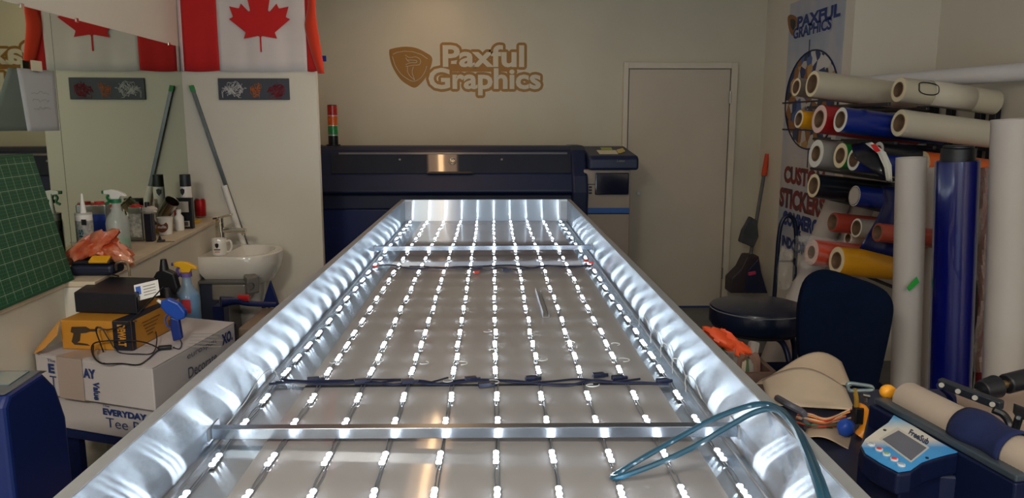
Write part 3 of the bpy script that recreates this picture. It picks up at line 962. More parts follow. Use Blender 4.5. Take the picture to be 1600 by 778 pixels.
# cordless stick tool lying on a bracket
a = P(345, 472, 4.15); b = P(430, 476, 4.3)
t = thing('hand_tool', 'dark blue hand tool with a red collar under the wash basin', 'tool', a)
MB().tube(catmull([a, a.lerp(b, .25) + V(0, 0, .01), a.lerp(b, .5), b], 5), lambda u: .033 - .017 * min(1, u * 2), 12).build('body', M_navyd, t)
cc = a.lerp(b, .42) + V(0, 0, .03)
MB().cyl(cc - V(.03, 0, 0), cc + V(.03, 0, 0), .018).build('red_collar', M_fred, t)
b1 = P(422, 438, 4.35); b2 = P(436, 478, 4.35); b3 = P(408, 482, 4.35)
MB().prism([b1, b2, b3], (0, .02, 0)).build('bracket', M_navyd, t, smooth=False, bevel=.004)
st = P(345, 500, 4.2)
MB().box((st.x - .03, st.y - .03, 0), (st.x + .03, st.y + .05, a.z - .03)).build('stand_post', M_navyd, t, smooth=False)
# low dark cabinet beneath
a = P(385, 490, 4.1); b = P(300, 490, 4.1)
tag(MB().box((a.x, 3.95, 0), (a.x + .09, 4.4, a.z - .04)).build('storage_tub', M('tub beige', (150, 132, 118), .6), smooth=False, bevel=.01), 'beige plastic tub on the floor below the basin', 'tub')

# ================================================================ LEDGE ITEMS
ZL = 1.0003
def L(px, py): return G(px, py, ZL)
def clear_bottle(loc, h, r, label, liquid, lcol, trig, tip, name='spray_bottle', lvl=.35):
    t = thing(name, label, 'spray bottle', loc)
    l = Vector(loc)
    prof = [(.0001, .001), (r * .9, .001), (r, .01), (r * .97, h * .30), (r, h * .5), (r * .88, h * .58), (r * .45, h * .68), (r * .36, h * .78), (r * .34, h * .82)]
    MB().lathe(prof, l, n=24).build('bottle', liquid, t)
    if lcol:
        k = lvl
        MB().lathe([(.0001, .003), (r * .86, .003), (r * .94, .012), (r * .92, h * k), (.0001, h * k + .0005)], l, n=24).build('liquid', lcol, t)
    MB().cyl(l + V(0, 0, h * .80), l + V(0, 0, h * .855), r * .46).build('collar', trig, t)
    # trigger head
    z = h
    hd = MB(); hd.prism([l + V(x * r, -r * .22, zz * h) for x, zz in [(-.95, .985), (-.95, .935), (-.45, .925), (-.35, .855), (.35, .855), (.5, .90), (1.0, .90), (.8, .94), (.2, .985), (-.4, 1.0)]], (0, r * .44, 0))
    hd.build('spray_head', tip, t, smooth=False, bevel=.003)
    MB().tube(catmull([l + V(-.55 * r, 0, .93 * h), l + V(-.75 * r, 0, .88 * h), l + V(-.6 * r, 0, .82 * h), l + V(-.95 * r, 0, .78 * h)], 4), r * .12, 6).cyl(l + V(-.95 * r, 0, .96 * h), l + V(-1.15 * r, 0, .96 * h), r * .15, n=10).build('trigger', trig, t)
M_clear = M('clear bottle plastic', (225, 230, 225), .12, alpha=.38, coat=.5)
M_green = M('green plastic', (22, 110, 66), .4)
clear_bottle(L(188, 399), .30, .050, 'clear spray bottle with green liquid and a white and green trigger on the ledge', M_clear, M('green liquid', (40, 150, 96), .2), M_green, M_white, lvl=.28)
# sealant cartridge
l = L(137, 408)
t = thing('sealant_cartridge', 'white sealant cartridge with a pointed nozzle standing on the ledge', 'sealant tube', l)
MB().cyl(l + V(0, 0, .001), l + V(0, 0, .205), .034).build('cartridge', M_white, t)
MB().cyl(l + V(0, 0, .205), l + V(0, 0, .212), .0345).build('shoulder_cap', M_lgrey, t)
MB().cyl(l + V(0, 0, .212), l + V(0, 0, .295), .013, .004, n=14).build('nozzle', M_white, t)
MB().lathe([(.0346, .02), (.0346, .18)], l, n=28).build('grey_label', M('label grey', (176, 176, 172), .6, noise=.4, nscale=90), t)
m = MB()
put_text(m, 'PLUS', l + V(.012, -.0365, .03), V(0, .0, .115), V(-.018, 0, 0), bold=.03, n=V(0, -1, 0), lift=.0005)
m.build('label_lettering', M('teal ink', (20, 90, 100), .5), t, smooth=False)
MB().obox(l + V(.017, -.0345, .175), (.01, 0, 0), (0, .0012, 0), (0, 0, .012)).build('label_mark', M_black, t, smooth=False)

def tin(l, w_, dth, h, body, labelc, capc, label, nm='metal_tin'):
    t = thing(nm, label, 'tin', l)
    MB().box(l + V(-w_, -dth, .001), l + V(w_, dth, h)).build('body', body, t, smooth=False, bevel=.006, seg=3)
    MB().box(l + V(-w_ * .85, -dth - .0012, h * .12), l + V(w_ * .9, -dth + .001, h * .8)).build('label_panel', labelc, t, smooth=False)
    if capc:
        MB().cyl(l + V(0, 0, h), l + V(0, 0, h + .012), w_ * .55).tube([l + V(math.cos(a) * w_ * .9, math.sin(a) * dth * .9, h + .002) for a in [k * PI / 8 for k in range(16)]], .004, 6, closed=True).build('cap', capc, t)
    return t
M_tin = M('tin steel', (150, 148, 142), .3, .9, noise=.15)
t = tin(L(162, 394), .038, .024, .225, M_tin, M('blue label', (36, 62, 150), .5), M('red cap', (190, 44, 36), .4), 'upright metal tin with red cap and blue label behind the sealant cartridge')
t = tin(L(217, 376), .034, .022, .175, M_tin, M('pale label', (205, 202, 192), .6, noise=.5, nscale=70), M('red cap', (190, 44, 36), .4), 'metal tin with a pale printed label and red cap beside the green spray bottle')
# dark bottle
l = L(236, 377)
t = thing('dark_bottle', 'dark square bottle with a rag on top beside the pale labelled tin', 'bottle', l)
MB().box(l + V(-.02, -.02, .001), l + V(.02, .02, .145)).build('body', M('dark bottle', (32, 30, 44), .35), t, smooth=False, bevel=.005)
MB().cyl(l + V(-.006, 0, .145), l + V(-.006, 0, .20), .012).build('neck_cap', M_black, t)
MB().ball(l + V(.004, 0, .158), .034, 1.15, .9, .6, n=18, m=10, lump=.16).build('rag', M('rag', (196, 188, 176), .9), t)
# silver tumbler lying across the tins
l = L(262, 362)
t = thing('steel_tumbler', 'tilted open stainless steel tumbler resting above the brown label tub', 'tumbler', l + V(0, 0, .088))
c0 = l + V(-.02, .02, .095); dr_ = V(.5, -.25, .62).normalized()
MB().lathe([(.0001, 0), (.030, 0), (.033, .008), (.039, .10), (.040, .103), (.037, .10), (.031, .01), (.0001, .008)], c0, dr_, n=26).build('cup', M('tumbler steel', (165, 160, 150), .22, 1.0), t)
l = L(259, 366)
t = thing('snack_tub', 'small white tub with a round brown label below the steel tumbler', 'tub', l)
MB().lathe([(.0001, .001), (.034, .001), (.040, .085), (.0001, .085)], l, n=26).build('tub', M_white, t)
MB().lathe([(.0408, .084), (.0408, .092), (.038, .094), (.0001, .094)], l, n=26).build('lid', M_white, t)
m = MB().cyl(l + V(.002, -.0385, .045), l + V(.002, -.0415, .046), .030, n=28); m.build('brown_label', M('brown label', (112, 60, 42), .5), t)
m = MB(); put_text(m, 'muffin', l + V(-.02, -.044, .038), V(.044, 0, 0), V(0, 0, .016), bold=.03, n=V(0, -1, 0)); m.build('label_lettering', M_white, t, smooth=False)
l = L(240, 364) + V(0, -.0, 0)
tag(MB().box(l + V(.01, -.02, 0), l + V(.045, .0, .026)).build('yellow_pad', M('yellow foam', (214, 178, 40), .6), smooth=False, bevel=.004), 'small yellow pad behind the dark square bottle', 'pad')
l = L(281, 360)
t = thing('white_bottle', 'short white plastic bottle between the brown label tub and the dark box', 'bottle', l)
MB().lathe([(.0001, .001), (.024, .001), (.025, .006), (.025, .075), (.012, .092), (.012, .10), (.0001, .10)], l, n=20).build('body', M_white, t)
MB().cyl(l + V(0, 0, .098), l + V(0, 0, .118), .014).build('cap', M_white, t)
# dark box with labels
l = L(286, 358)
t = thing('dark_box', 'dark open frame box with pale labels beside the aerosol can', 'box', l)
bx = MB(); bx.box(l + V(-.045, .015, .001), l + V(.05, .045, .008)).box(l + V(-.045, .015, .165), l + V(.05, .045, .175)).box(l + V(.040, .015, .008), l + V(.05, .045, .165)).box(l + V(-.045, .040, .008), l + V(.04, .045, .165))
bx.build('frame', M_black, t, smooth=False)
MB().box(l + V(-.03, .012, .095), l + V(.034, .016, .155)).build('upper_label', M('grey paper label', (176, 168, 156), .7), t, smooth=False)
lb = MB().box(l + V(-.03, .012, .012), l + V(.034, .016, .045)).build('lower_label', M('grey paper label', (176, 168, 156), .7), t, smooth=False)
m = MB()
for k in range(12): m.box(l + V(-.02 + k * .004, .0108, .018), l + V(-.018 + k * .004 + .001 * (k % 2), .012, .04))
m.build('barcode', M_black, lb, smooth=False)
# aerosol
l = L(294, 349)
t = thing('aerosol_can', 'tall white aerosol can with a black cap and shield logo on the ledge', 'aerosol can', l)
MB().lathe([(.0001, .001), (.031, .001), (.032, .005), (.032, .215), (.028, .228)], l, n=26).build('can', M_white, t)
MB().cyl(l + V(0, 0, .222), l + V(0, 0, .292), .0315, .030, n=26).build('cap', M_black, t)
MB().prism([l + V(x - .008, -.034, z) for x, z in [(-.013, .205), (0, .212), (.013, .205), (.011, .185), (0, .17), (-.011, .185)]], (0, .004, 0)).build('shield_logo', M_black, t, smooth=False)
MB().obox(l + V(.012, -.0315, .09), (.008, .002, 0), (0, .002, 0), (0, 0, .06)).build('side_print', M('print grey', (160, 156, 150), .6), t, smooth=False)
# red drink can
l = L(314, 340)
t = thing('drink_can', 'red soft drink can at the corner end of the ledge', 'can', l)
MB().lathe([(.0001, .001), (.026, .001), (.033, .012), (.033, .108), (.027, .120), (.027, .122), (.025, .120), (.0001, .119)], l, n=26, mis=[1, 1, 0, 0, 1, 1, 1]).build('can', [M('can red', (178, 22, 30), .3, .4), M_steel], t)
tag(MB().box(L(300, 352), L(307, 347) + V(0, 0, .018)).build('yellow_sponge', M('sponge yellow', (200, 160, 50), .8), smooth=False, bevel=.003), 'small yellow sponge in front of the aerosol can', 'sponge')
# pen cap and keys
l = L(252, 378)
t = thing('key_bunch', 'small black keys lying on the ledge in front of the dark square bottle', 'keys', l)
MB().obox(l + V(0, 0, .006), (.018, .006, 0), (-.004, .012, 0), (0, 0, .005)).cyl(l + V(-.01, .01, .011), l + V(-.012, .012, .03), .009, .004, n=10).build('key_head', M_black, t, bevel=.002)
MB().obox(l + V(.04, -.006, .004), (.03, -.004, 0), (0, .004, 0), (0, 0, .0015)).build('key_blade', M_steel, t, smooth=False)
# orange bags over the battery charger
M_obag = M('orange film bag', (186, 70, 34), .22, coat=.6, bump=.5, bscale=26, rgb2=(206, 140, 108), nscale=14)
def crumple(name, c, r3, seed, label, mat, cat='bag', tilt=0):
    rnd = random.Random(seed); m = MB(); n, k = 26, 14
    ph = [rnd.uniform(0, 6) for _ in range(6)]
    vs = []
    for j in range(k + 1):
        a = -PI / 2 + PI * j / k
        for i in range(n):
            b = 2 * PI * i / n
            f = 1 + .16 * math.sin(3 * b + ph[0] + 2 * a) + .12 * math.sin(5 * b - 4 * a + ph[1]) + .08 * math.sin(9 * b + 7 * a + ph[2]) + rnd.uniform(-.05, .05)
            z = math.sin(a) * r3[2] * f
            x = math.cos(a) * math.cos(b) * r3[0] * f; y = math.cos(a) * math.sin(b) * r3[1] * f
            vs.append(Vector(c) + V(x, y, max(z, -r3[2] * .8) + tilt * x))
    fs = [(j * n + i, j * n + (i + 1) % n, (j + 1) * n + (i + 1) % n, (j + 1) * n + i) for j in range(k) for i in range(n)]
    m.add(vs, fs)
    return tag(m.build(name, mat), label, cat)
l = L(150, 425)
# charger
lc_ = L(144, 431)
t = thing('battery_charger', 'dark blue battery charger with a yellow label under the orange bags', 'charger', lc_)
MB().box(lc_ + V(-.085, -.01, .001), lc_ + V(.085, .10, .045)).build('body', M('charger navy', (20, 26, 48), .5), t, smooth=False, bevel=.015, seg=3)
MB().box(lc_ + V(-.075, -.005, .045), lc_ + V(.075, .09, .062)).build('battery_dock', M_black, t, smooth=False, bevel=.006)
MB().obox(lc_ + V(.035, .0, .066), (.036, 0, 0), (0, .018, .009), (0, -.002, .004)).build('yellow_label', M('tool yellow', (224, 168, 30), .5), t, smooth=False, bevel=.002)
crumple('orange_bag', lc_ + V(-.02, .05, .105), (.10, .05, .045), 3, 'crumpled orange film bag on top of the charger, nearer the caulk cartridge', M_obag, tilt=.5)
crumple('orange_bag', lc_ + V(.065, .06, .085), (.075, .05, .04), 5, 'crumpled orange film bag in front of the green spray bottle', M_obag, tilt=-.45)
pts = [lc_ + V(.085, .02, .02), lc_ + V(.10, .0, .05), lc_ + V(.135, .0, .055), lc_ + V(.15, -.01, .03), lc_ + V(.152, -.012, .0)]
tag(MB().tube(catmull(pts, 6), .005, 8).build('metal_hook', M('dull brass', (150, 132, 108), .4, .7)), 'bent metal hook hanging over the ledge edge beside the charger', 'hook')
tag(MB().tube(catmull([lc_ + V(.07, -.014, .012), lc_ + V(.10, -.02, .006), lc_ + V(.12, -.035, .005)], 5), .003, 6).build('charger_lead', M_black), 'short black lead on the ledge beside the charger', 'cable')

# green cutting mat leaning on the mirror
br = G(115, 437, 1.0)
tr_ = V(0, 0, 0)
Yq = 3.0
for _ in range(8):
    p = PX(50, 240, wx(Yq) + .012); Yq = p.y
tr_ = p
hd = (V(WS, 1, 0)).normalized()
vv = (tr_ - br)
hdir = V(-WS, -1, 0).normalized()
ax_ = hdir * .62
nM = ax_.cross(vv).normalized()
if nM.x < 0: nM = -nM
mt_ = thing('cutting_mat', 'green gridded cutting mat leaning on the mirror', 'cutting mat', br)
MB().prism([br, br + ax_ * 1.0, br + ax_ + vv, br + vv], nM * .003).build('mat', M('mat green', (14, 76, 50), .6, noise=.1, nscale=12), mt_, smooth=False, bevel=.001)
def grid(step, wd, mat, nm, lift):
    m = MB(); Lx = ax_.length; Ly = vv.length; ux = ax_ / Lx; uy = vv / Ly
    i = step * .8
    while i < Lx:
        c = br + ux * i + uy * Ly / 2 + nM * lift
        m.add([c - ux * wd - uy * Ly * .48, c + ux * wd - uy * Ly * .48, c + ux * wd + uy * Ly * .48, c - ux * wd + uy * Ly * .48], [(0, 1, 2, 3)]); i += step
    i = step * .8
    while i < Ly:
        c = br + uy * i + ux * Lx / 2 + nM * lift
        m.add([c - uy * wd - ux * Lx * .49, c + uy * wd - ux * Lx * .49, c + uy * wd + ux * Lx * .49, c - uy * wd + ux * Lx * .49], [(0, 1, 2, 3)]); i += step
    m.build(nm, mat, mt_, smooth=False)
grid(.0127, .0004, M('mat thin line', (70, 128, 98), .6), 'fine_grid', .0034)
grid(.0508, .0009, M('mat line', (150, 176, 150), .6), 'coarse_grid', .0037)

# paper note taped to the mirror
ly = 3.0
def onm(px, py, off):
    Yq = 3.2
    for _ in range(8):
        p = PX(px, py, wx(Yq) + off); Yq = p.y
    return p
t = thing('paper_note', 'white handwritten paper note taped to the mirror', 'note', onm(60, 204, .03))
c4 = [onm(24, 107, .03), onm(85, 110, .03), onm(93, 204, .05), onm(43, 205, .075)]
c4[1] = onm(85, 111, .012); c4[0] = onm(26, 106, .02)
MB().sheet(lambda u, v: (c4[3].lerp(c4[2], u)).lerp(c4[0].lerp(c4[1], u), v) + V(.008 * math.sin(u * 3) * (1 - v), 0, 0), 8, 10).build('sheet', M_notep, t, solid=.0006)
ta = onm(57, 103, .026)
MB().obox(ta, (.001, .03, 0), (-.004, 0, .0), (0, 0, .02)).build('tape', M('masking tape', (196, 188, 160), .6), t, smooth=False)
m = MB(); rnd = random.Random(4)
for row in range(3):
    pts = []
    for k in range(14):
        u = .25 + .5 * k / 13; v = .62 - row * .13 + rnd.uniform(-.025, .025)
        pts.append((c4[3].lerp(c4[2], u)).lerp(c4[0].lerp(c4[1], u), v) + V(.008 * math.sin(u * 3) * (1 - v) + .002, -.001, 0))
    m.tube(catmull(pts, 3), .0007, 4)
m.build('handwriting', M('pencil grey', (150, 148, 150), .7), t)

# ================================================================ BOXES AND TOOLS ON THE LEFT
zA = .80
c0 = G(238, 577, zA); cL = G(54, 553, zA); cR = G(366, 505, zA)
ux = (cL - c0).normalized(); uy = (cR - c0).normalized()
Wd = (cL - c0).length; Dp = (cR - c0).length
hA = .145
def carton(o, w_, dpt, h, label, ux, uy, tape=True):
    t = thing('carton', label, 'box', (o + ux * w_ / 2 + uy * dpt / 2) - V(0, 0, h))
    o = Vector(o)
    m = MB().prism([o, o + uy * dpt, o + uy * dpt + ux * w_, o + ux * w_], (0, 0, -h))
    m.build('box_body', M_card, t, smooth=False, bevel=.004)
    m = MB().prism([o + V(0, 0, .001), o + uy * dpt + V(0, 0, .001), o + uy * dpt + ux * w_ + V(0, 0, .001), o + ux * w_ + V(0, 0, .001)], (0, 0, .003))
    m.build('lid_flap', M_card, t, smooth=False)
    return t
nF = -uy; nS = -ux
tA = carton(c0, Wd, Dp, hA, 'upper white lettered carton holding the yellow power tool box', ux, uy)
# packing tape strip down the front
n1 = ux.cross(V(0, 0, 1)).normalized()
if n1.y > 0: n1 = -n1
n2 = V(0, 0, 1).cross(uy).normalized()
if n2.x < 0: n2 = -n2
M_ptape = M('packing tape', (168, 152, 144), .3, coat=.3)
f_ = lambda s, z, lift=.003: c0 + ux * (Wd * s) + V(0, 0, z) + n1 * lift
MB().prism([f_(.58, -hA), f_(.80, -hA), f_(.80, .003), f_(.58, .003)], n1 * .001).prism([f_(.58, .0045, .004), f_(.80, .0045, .004), f_(.76, .0045, -.09), f_(.56, .0045, -.09)], (0, 0, .001)).build('packing_tape', M_ptape, tA, smooth=False)
m = MB()
put_text(m, 'E', f_(.88, -.060), -ux * (Wd * .055), V(0, 0, .034), bold=.05, n=n1)
put_text(m, 'AY', f_(.575, -.060), -ux * (Wd * .105), V(0, 0, .034), bold=.05, n=n1)
put_text(m, 'Value', f_(.50, -.070), V(0, 0, -.065), -ux * (Wd * .055), bold=.04, n=n1)
put_text(m, 'The', f_(.885, -.020), -ux * (Wd * .075), V(0, 0, .011), n=n1)
put_text(m, 'T', f_(.875, -.115), -ux * (Wd * .06), V(0, 0, .045), bold=-.01, n=n1)
m.build('front_lettering', M_ink, tA, smooth=False)
s_ = lambda s, z, lift=.003: c0 + uy * (Dp * s) + V(0, 0, z) + n2 * lift
m = MB()
put_text(m, 'eurospun', s_(.36, -.040), uy * (Dp * .36), V(0, 0, .022), n=n2)
put_text(m, 'Decorate', s_(.36, -.105), uy * (Dp * .36), V(0, 0, .040), n=n2, bold=.01)
m.build('side_lettering', M('slate ink', (84, 88, 110), .6), tA, smooth=False)
m = MB(); put_text(m, 'XO.', s_(.80, -.060), uy * (Dp * .15), V(0, 0, .045), bold=.05, n=n2)
m.build('side_mark', M_ink, tA, smooth=False)
# shipping label print lines on the lid
m = MB()
for k in range(5):
    o = G(300 - k * 2, 522 + k * 5, zA + .0045)
    m.prism([o, o + uy * .0 + V(.12 - .02 * (k % 2), .0, 0), o + V(.12 - .02 * (k % 2), .006, 0), o + V(0, .006, 0)], (0, 0, .0004))
m.build('lid_print', M('print grey', (160, 156, 150), .6), tA, smooth=False)
zB2 = zA - hA - .006
cB = c0 + V(.01, .03, -hA - .006)
tB = carton(cB, Wd * .98, Dp, .125, 'lower white lettered carton beneath the upper carton', ux, uy)
b_ = lambda s, z, lift=.003: cB + ux * (Wd * s) + V(0, 0, z) + n1 * lift
m = MB()
put_text(m, 'EVERYDAY', b_(.50, -.048), -ux * (Wd * .37), V(0, 0, .024), bold=.05, n=n1)
put_text(m, 'Tee Box', b_(.48, -.092), -ux * (Wd * .42), V(0, 0, .035), bold=-.005, n=n1)
put_text(m, 'The', b_(.50, -.019), -ux * (Wd * .06), V(0, 0, .008), n=n1)
m.build('front_lettering', M_ink, tB, smooth=False)
# low dark stand beneath the cartons
zS = cB.z - .125
oS = cB - V(0, 0, .128)
t = thing('low_stand', 'low dark stand holding the two white cartons', 'stand', (oS.x - .2, oS.y + .3, 0))
pS = [oS + n1 * -.01 - n2 * .01, oS + uy * Dp, oS + uy * Dp + ux * Wd * .93, oS + ux * Wd * .93]
MB().prism(pS, (0, 0, -.03)).build('top', M_navyd, t, smooth=False)
for q in (pS[0].lerp(pS[2], .08), pS[1].lerp(pS[3], .08), pS[2].lerp(pS[0], .08), pS[3].lerp(pS[1], .08)):
    MB().box((q.x - .02, q.y - .02, 0), (q.x + .02, q.y + .02, zS - .035)).build('leg', M_navyd, t, smooth=False)
# loose cardboard sheet leaning low
a = P(245, 700, 2.2)
a, b, c, d_ = P(95, 778, 2.25), P(240, 778, 2.25), P(275, 700, 2.5), P(180, 700, 2.5)
tag(MB().prism([V(-1.25, 2.0, .02), V(-.75, 2.05, .02), V(-.80, 2.45, .42), V(-1.2, 2.4, .42)], (0, .01, .003)).build('cardboard_sheet', M('brown cardboard', (140, 100, 84), .8, noise=.1), smooth=False), 'brown cardboard sheet leaning in front of the stand below the lower carton', 'cardboard')

# power tool carton
zD = zA + .0055
d0 = G(208, 548, zD); dL = G(98, 545, zD); dR = G(300, 497, zD)
dx = (dL - d0); dy = (dR - d0).normalized() * .36
hD = .105
t = thing('power_tool_box', 'yellow and black power tool carton with an open end flap on the upper carton', 'box', d0 + dx / 2 + dy / 2)
M_yel = M('tool box yellow', (196, 134, 42), .55, noise=.06)
MB().prism([d0, d0 + dy, d0 + dy + dx, d0 + dx], (0, 0, hD)).build('box_body', M_yel, t, smooth=False, bevel=.003)
nd1 = dx.cross(V(0, 0, 1)).normalized(); nd1 = -nd1 if nd1.y > 0 else nd1
nd2 = V(0, 0, 1).cross(dy).normalized(); nd2 = -nd2 if nd2.x < 0 else nd2
g1 = lambda s, z, l_=.001: d0 + dx * s + V(0, 0, z) + nd1 * l_
g2 = lambda s, z, l_=.001: d0 + dy * s + V(0, 0, z) + nd2 * l_
MB().prism([g1(0, .001), g1(.26, .001), g1(.26, hD), g1(0, hD)], nd1 * .001).prism([g2(0, .001), g2(.06, .001), g2(.06, hD), g2(0, hD)], nd2 * .001).prism([g1(0, hD, 0) + V(0, 0, .001), g1(.26, hD, 0) + V(0, 0, .001), g1(.10, hD, 0) + dy + V(0, 0, .001), g1(-.0, hD, 0) + dy + V(0, 0, .001)], (0, 0, .001)).build('black_band', M('band black', (24, 26, 40), .5), t, smooth=False)
m = MB(); put_text(m, 'DEWALT', g1(.19, hD * .90, .003), V(0, 0, -hD * .75), -dx * .115, bold=.05, n=nd1)
m.build('brand_lettering', M_yel, t, smooth=False)
# picture of a drill
m = MB()
pic = [(.86, .78), (.66, .80), (.60, .72), (.50, .72), (.50, .64), (.60, .63), (.66, .58), (.74, .56), (.76, .30), (.80, .24), (.66, .20), (.62, .14), (.84, .16), (.88, .26), (.84, .55), (.88, .60)]
m.prism([g1(s - .02, z * hD, .0005) for s, z in pic], nd1 * .001)
m.build('tool_picture', M('print dark', (60, 48, 36), .6), t, smooth=False)
m = MB()
for k in range(5):
    m.prism([g2(.2 + .02 * k, hD * (.75 - .12 * k)), g2(.55 - .04 * k, hD * (.75 - .12 * k)), g2(.55 - .04 * k, hD * (.79 - .12 * k)), g2(.2 + .02 * k, hD * (.79 - .12 * k))], nd2 * .0006)
m.prism([g2(.72, hD * .1), g2(.85, hD * .1), g2(.85, hD * .4), g2(.72, hD * .4)], nd2 * .0006)
m.build('side_print', M('print brown', (120, 84, 34), .6), t, smooth=False)
fa = d0 + dx
MB().prism([fa + V(0, -.002, hD * .98), fa + V(.012, -.045, hD * .60), fa + V(-.025, -.075, .02), fa + V(-.055, -.075, .006), fa + V(-.075, -.03, .006)], (-.002, -.001, 0)).build('end_flap', M('flap kraft', (196, 140, 66), .7), t, smooth=False)

# black power supply on the tool box
zP = zD + hD + .003
p0 = G(222, 484, zP); pL = G(119, 482, zP)
p0 = d0 + V(.005, .015, hD + .004)
q0 = G(215, 491, zP); qL = G(118, 488, zP); qR = G(250, 458, zP)
t = thing('power_supply', 'black metal power supply case on the power tool box', 'power supply', (q0 + qL) / 2 + V(0, .1, 0))
pdx = qL - q0; pdy = (qR - q0).normalized() * .30
hP = .075
MB().prism([q0, q0 + pdy, q0 + pdy + pdx, q0 + pdx], (0, 0, hP)).build('case', M('case black', (26, 28, 38), .45, noise=.15, nscale=6), t, smooth=False, bevel=.004)
MB().prism([q0 + nd2 * .001 + pdy * .02 + V(0, 0, .008), q0 + pdy * .95 + nd2 * .001 + V(0, 0, .008), q0 + pdy * .95 + nd2 * .001 + V(0, 0, hP * .8), q0 + pdy * .02 + nd2 * .001 + V(0, 0, hP * .8)], nd2 * .003).build('side_panel', M_black, t, smooth=False)
o = q0 + V(0, 0, hP + .0005) + pdy * .10 + V(-.012, 0, 0)
cdx = V(.075, .045, .0); 
cp = thing('business_card', 'white and blue card leaning on the black power supply', 'card', o)
m = MB().prism([o + V(.004, -.006, -.034), o + V(.078, .028, -.018), o + V(.062, .055, .034), o + V(-.012, .022, .020)], (.0004, -.0004, .0008)); m.build('card', M_paper, cp, smooth=False)
e_ = lambda u, v: o + V(.004, -.006, -.0325) + V(.074, .034, .015) * u + V(-.016, .027, .053) * v
m = MB().prism([e_(.06, .35), e_(.26, .35), e_(.26, .85), e_(.06, .85)], (.0004, -.0004, .0008)); m.build('blue_print', M('print blue', (40, 90, 190), .5), cp, smooth=False)
m = MB()
for k in range(4): m.prism([e_(.36, .2 + k * .18), e_(.86, .2 + k * .18), e_(.86, .24 + k * .18), e_(.36, .24 + k * .18)], (.0004, -.0004, .0008))
m.build('text_lines', M_grey, cp, smooth=False)

# black nozzle bottle behind the power supply
l = G(262, 470, .80); l = P(262, 458, 3.15); l.z = .80
l = P(261, 470, 3.25)
base = V(l.x, l.y, .655)
t = thing('black_sprayer', 'black spray gun body standing behind the black power supply', 'sprayer', base)
hb = P(261, 405, 3.25).z
MB().lathe([(.0001, 0), (.05, 0), (.052, .02), (.050, .19), (.036, .235), (.03, .25)], base, n=20).build('body', M_black, t)
MB().prism([V(base.x, base.y - .02, 0) + V(x, 0, z) for x, z in [(-.04, .88), (.045, .875), (.058, .90), (.045, .965), (.0, .985), (-.03, .97), (-.045, .945)]], (0, .04, 0)).build('head', M_black, t, smooth=False, bevel=.008)
MB().cyl((base.x - .002, base.y, .975), (base.x - .002, base.y, hb + .0), .020, .012).build('knob', M_black, t)
# blue window cleaner
l2 = P(296, 500, 3.35); base = V(l2.x, l2.y, .655)
hh = P(296, 408, 3.35).z - .655
clear_bottle(base, hh, .052, 'blue liquid spray bottle with a yellow trigger head behind the glue gun', M('blue clear bottle', (150, 190, 225), .12, alpha=.5, coat=.5), M('blue liquid', (70, 140, 205), .2), M('purple plastic', (110, 90, 160), .4), M('yellow plastic', (232, 176, 30), .4), lvl=.55)
MB().obox(base + V(.01, -.0515, .15), (.02, 0, .0), (0, .0012, 0), (0, 0, .03)).build('red_label', M('label red', (200, 60, 70), .5), [c for c in bpy.data.objects if c.get('label', '').startswith('blue liquid spray')][0], smooth=False, bevel=.004)
# a side table under those bottles
tag(MB().box((-1.48, 3.12, 0), (-1.23, 3.6, .652)).build('side_cabinet', M('dark side cabinet', (40, 46, 74), .5), smooth=False, bevel=.006), 'dark low cabinet behind the white cartons carrying the spray bottles', 'cabinet')

# glue gun
YG = G(280, 535, zA + .005).y
def gp(px, py, dy=0): return P(px, py, YG + dy)
base = gp(282, 536); 
t = thing('glue_gun', 'blue hot glue gun standing on its grip on the upper carton', 'glue gun', V(base.x, base.y, zA + .0045))
M_gb = M('glue gun blue', (28, 74, 170), .4)
MB().prism([gp(x, y, -.012) for x, y in [(250, 470), (262, 467), (278, 474), (289, 488), (288, 498), (276, 502), (258, 490), (250, 480)]], (0, .028, 0)).build('barrel', M_gb, t, smooth=False, bevel=.006)
MB().prism([gp(x, y, -.009) for x, y in [(265, 495), (279, 500), (284, 530), (270, 534), (266, 515)]], (0, .022, 0)).build('grip', M('glue gun dark', (22, 46, 120), .45), t, smooth=False, bevel=.005)
MB().cyl(gp(254, 474), gp(246, 469), .006, .006, n=12).build('glue_stick', M_white, t)
MB().tube(catmull([gp(262, 492), gp(258, 500), gp(262, 510), gp(268, 512)], 4), .003, 6).build('trigger', M_gb, t)
# leads in front of the box
zc_ = zA + .008
def cg(px, py, up=0): 
    p = G(px, py, zc_); return p + V(0, 0, up)
yf = (d0.y + dL.y) / 2 - .03
def cf(px, py): return P(px, py, g1(.4, .05).y - .03)
pts = [cf(232, 460) + V(0, .12, .0), cf(205, 500), cf(170, 515), cf(150, 512), cf(158, 540), cf(165, 560), cg(160, 568), cg(148, 560), cf(143, 545), cf(150, 535), cf(180, 532), cf(215, 533), cg(235, 542, .01), cg(250, 545)]
tag(MB().tube(catmull(pts, 6), .0026, 6).build('power_lead', M_black), 'black power lead looped in front of the power tool box', 'cable')
pts = [cf(209, 502), cg(232, 512, .03), cg(245, 530, .02), cg(240, 550), cg(215, 553), cg(185, 550, .0), cf(170, 530), cf(158, 512), cf(148, 515)]
tag(MB().tube(catmull(pts, 6), .0022, 6).build('power_lead', M_black), 'thin black lead curling beside the yellow carton end', 'cable')
pts = [cf(146, 540), cg(147, 562, .012), cg(160, 569, .003), cg(190, 568), cg(215, 570), cg(230, 562), cg(245, 549), cg(252, 546)]
t = thing('plug_lead', 'black lead with a moulded plug lying on the carton lid', 'cable', cg(252, 546))
MB().tube(catmull(pts, 6), .0028, 6).build('lead', M_black, t)
MB().obox(cg(258, 545, .005), (.022, .006, 0), (-.003, .010, 0), (0, 0, .007)).build('plug', M_black, t, bevel=.004)
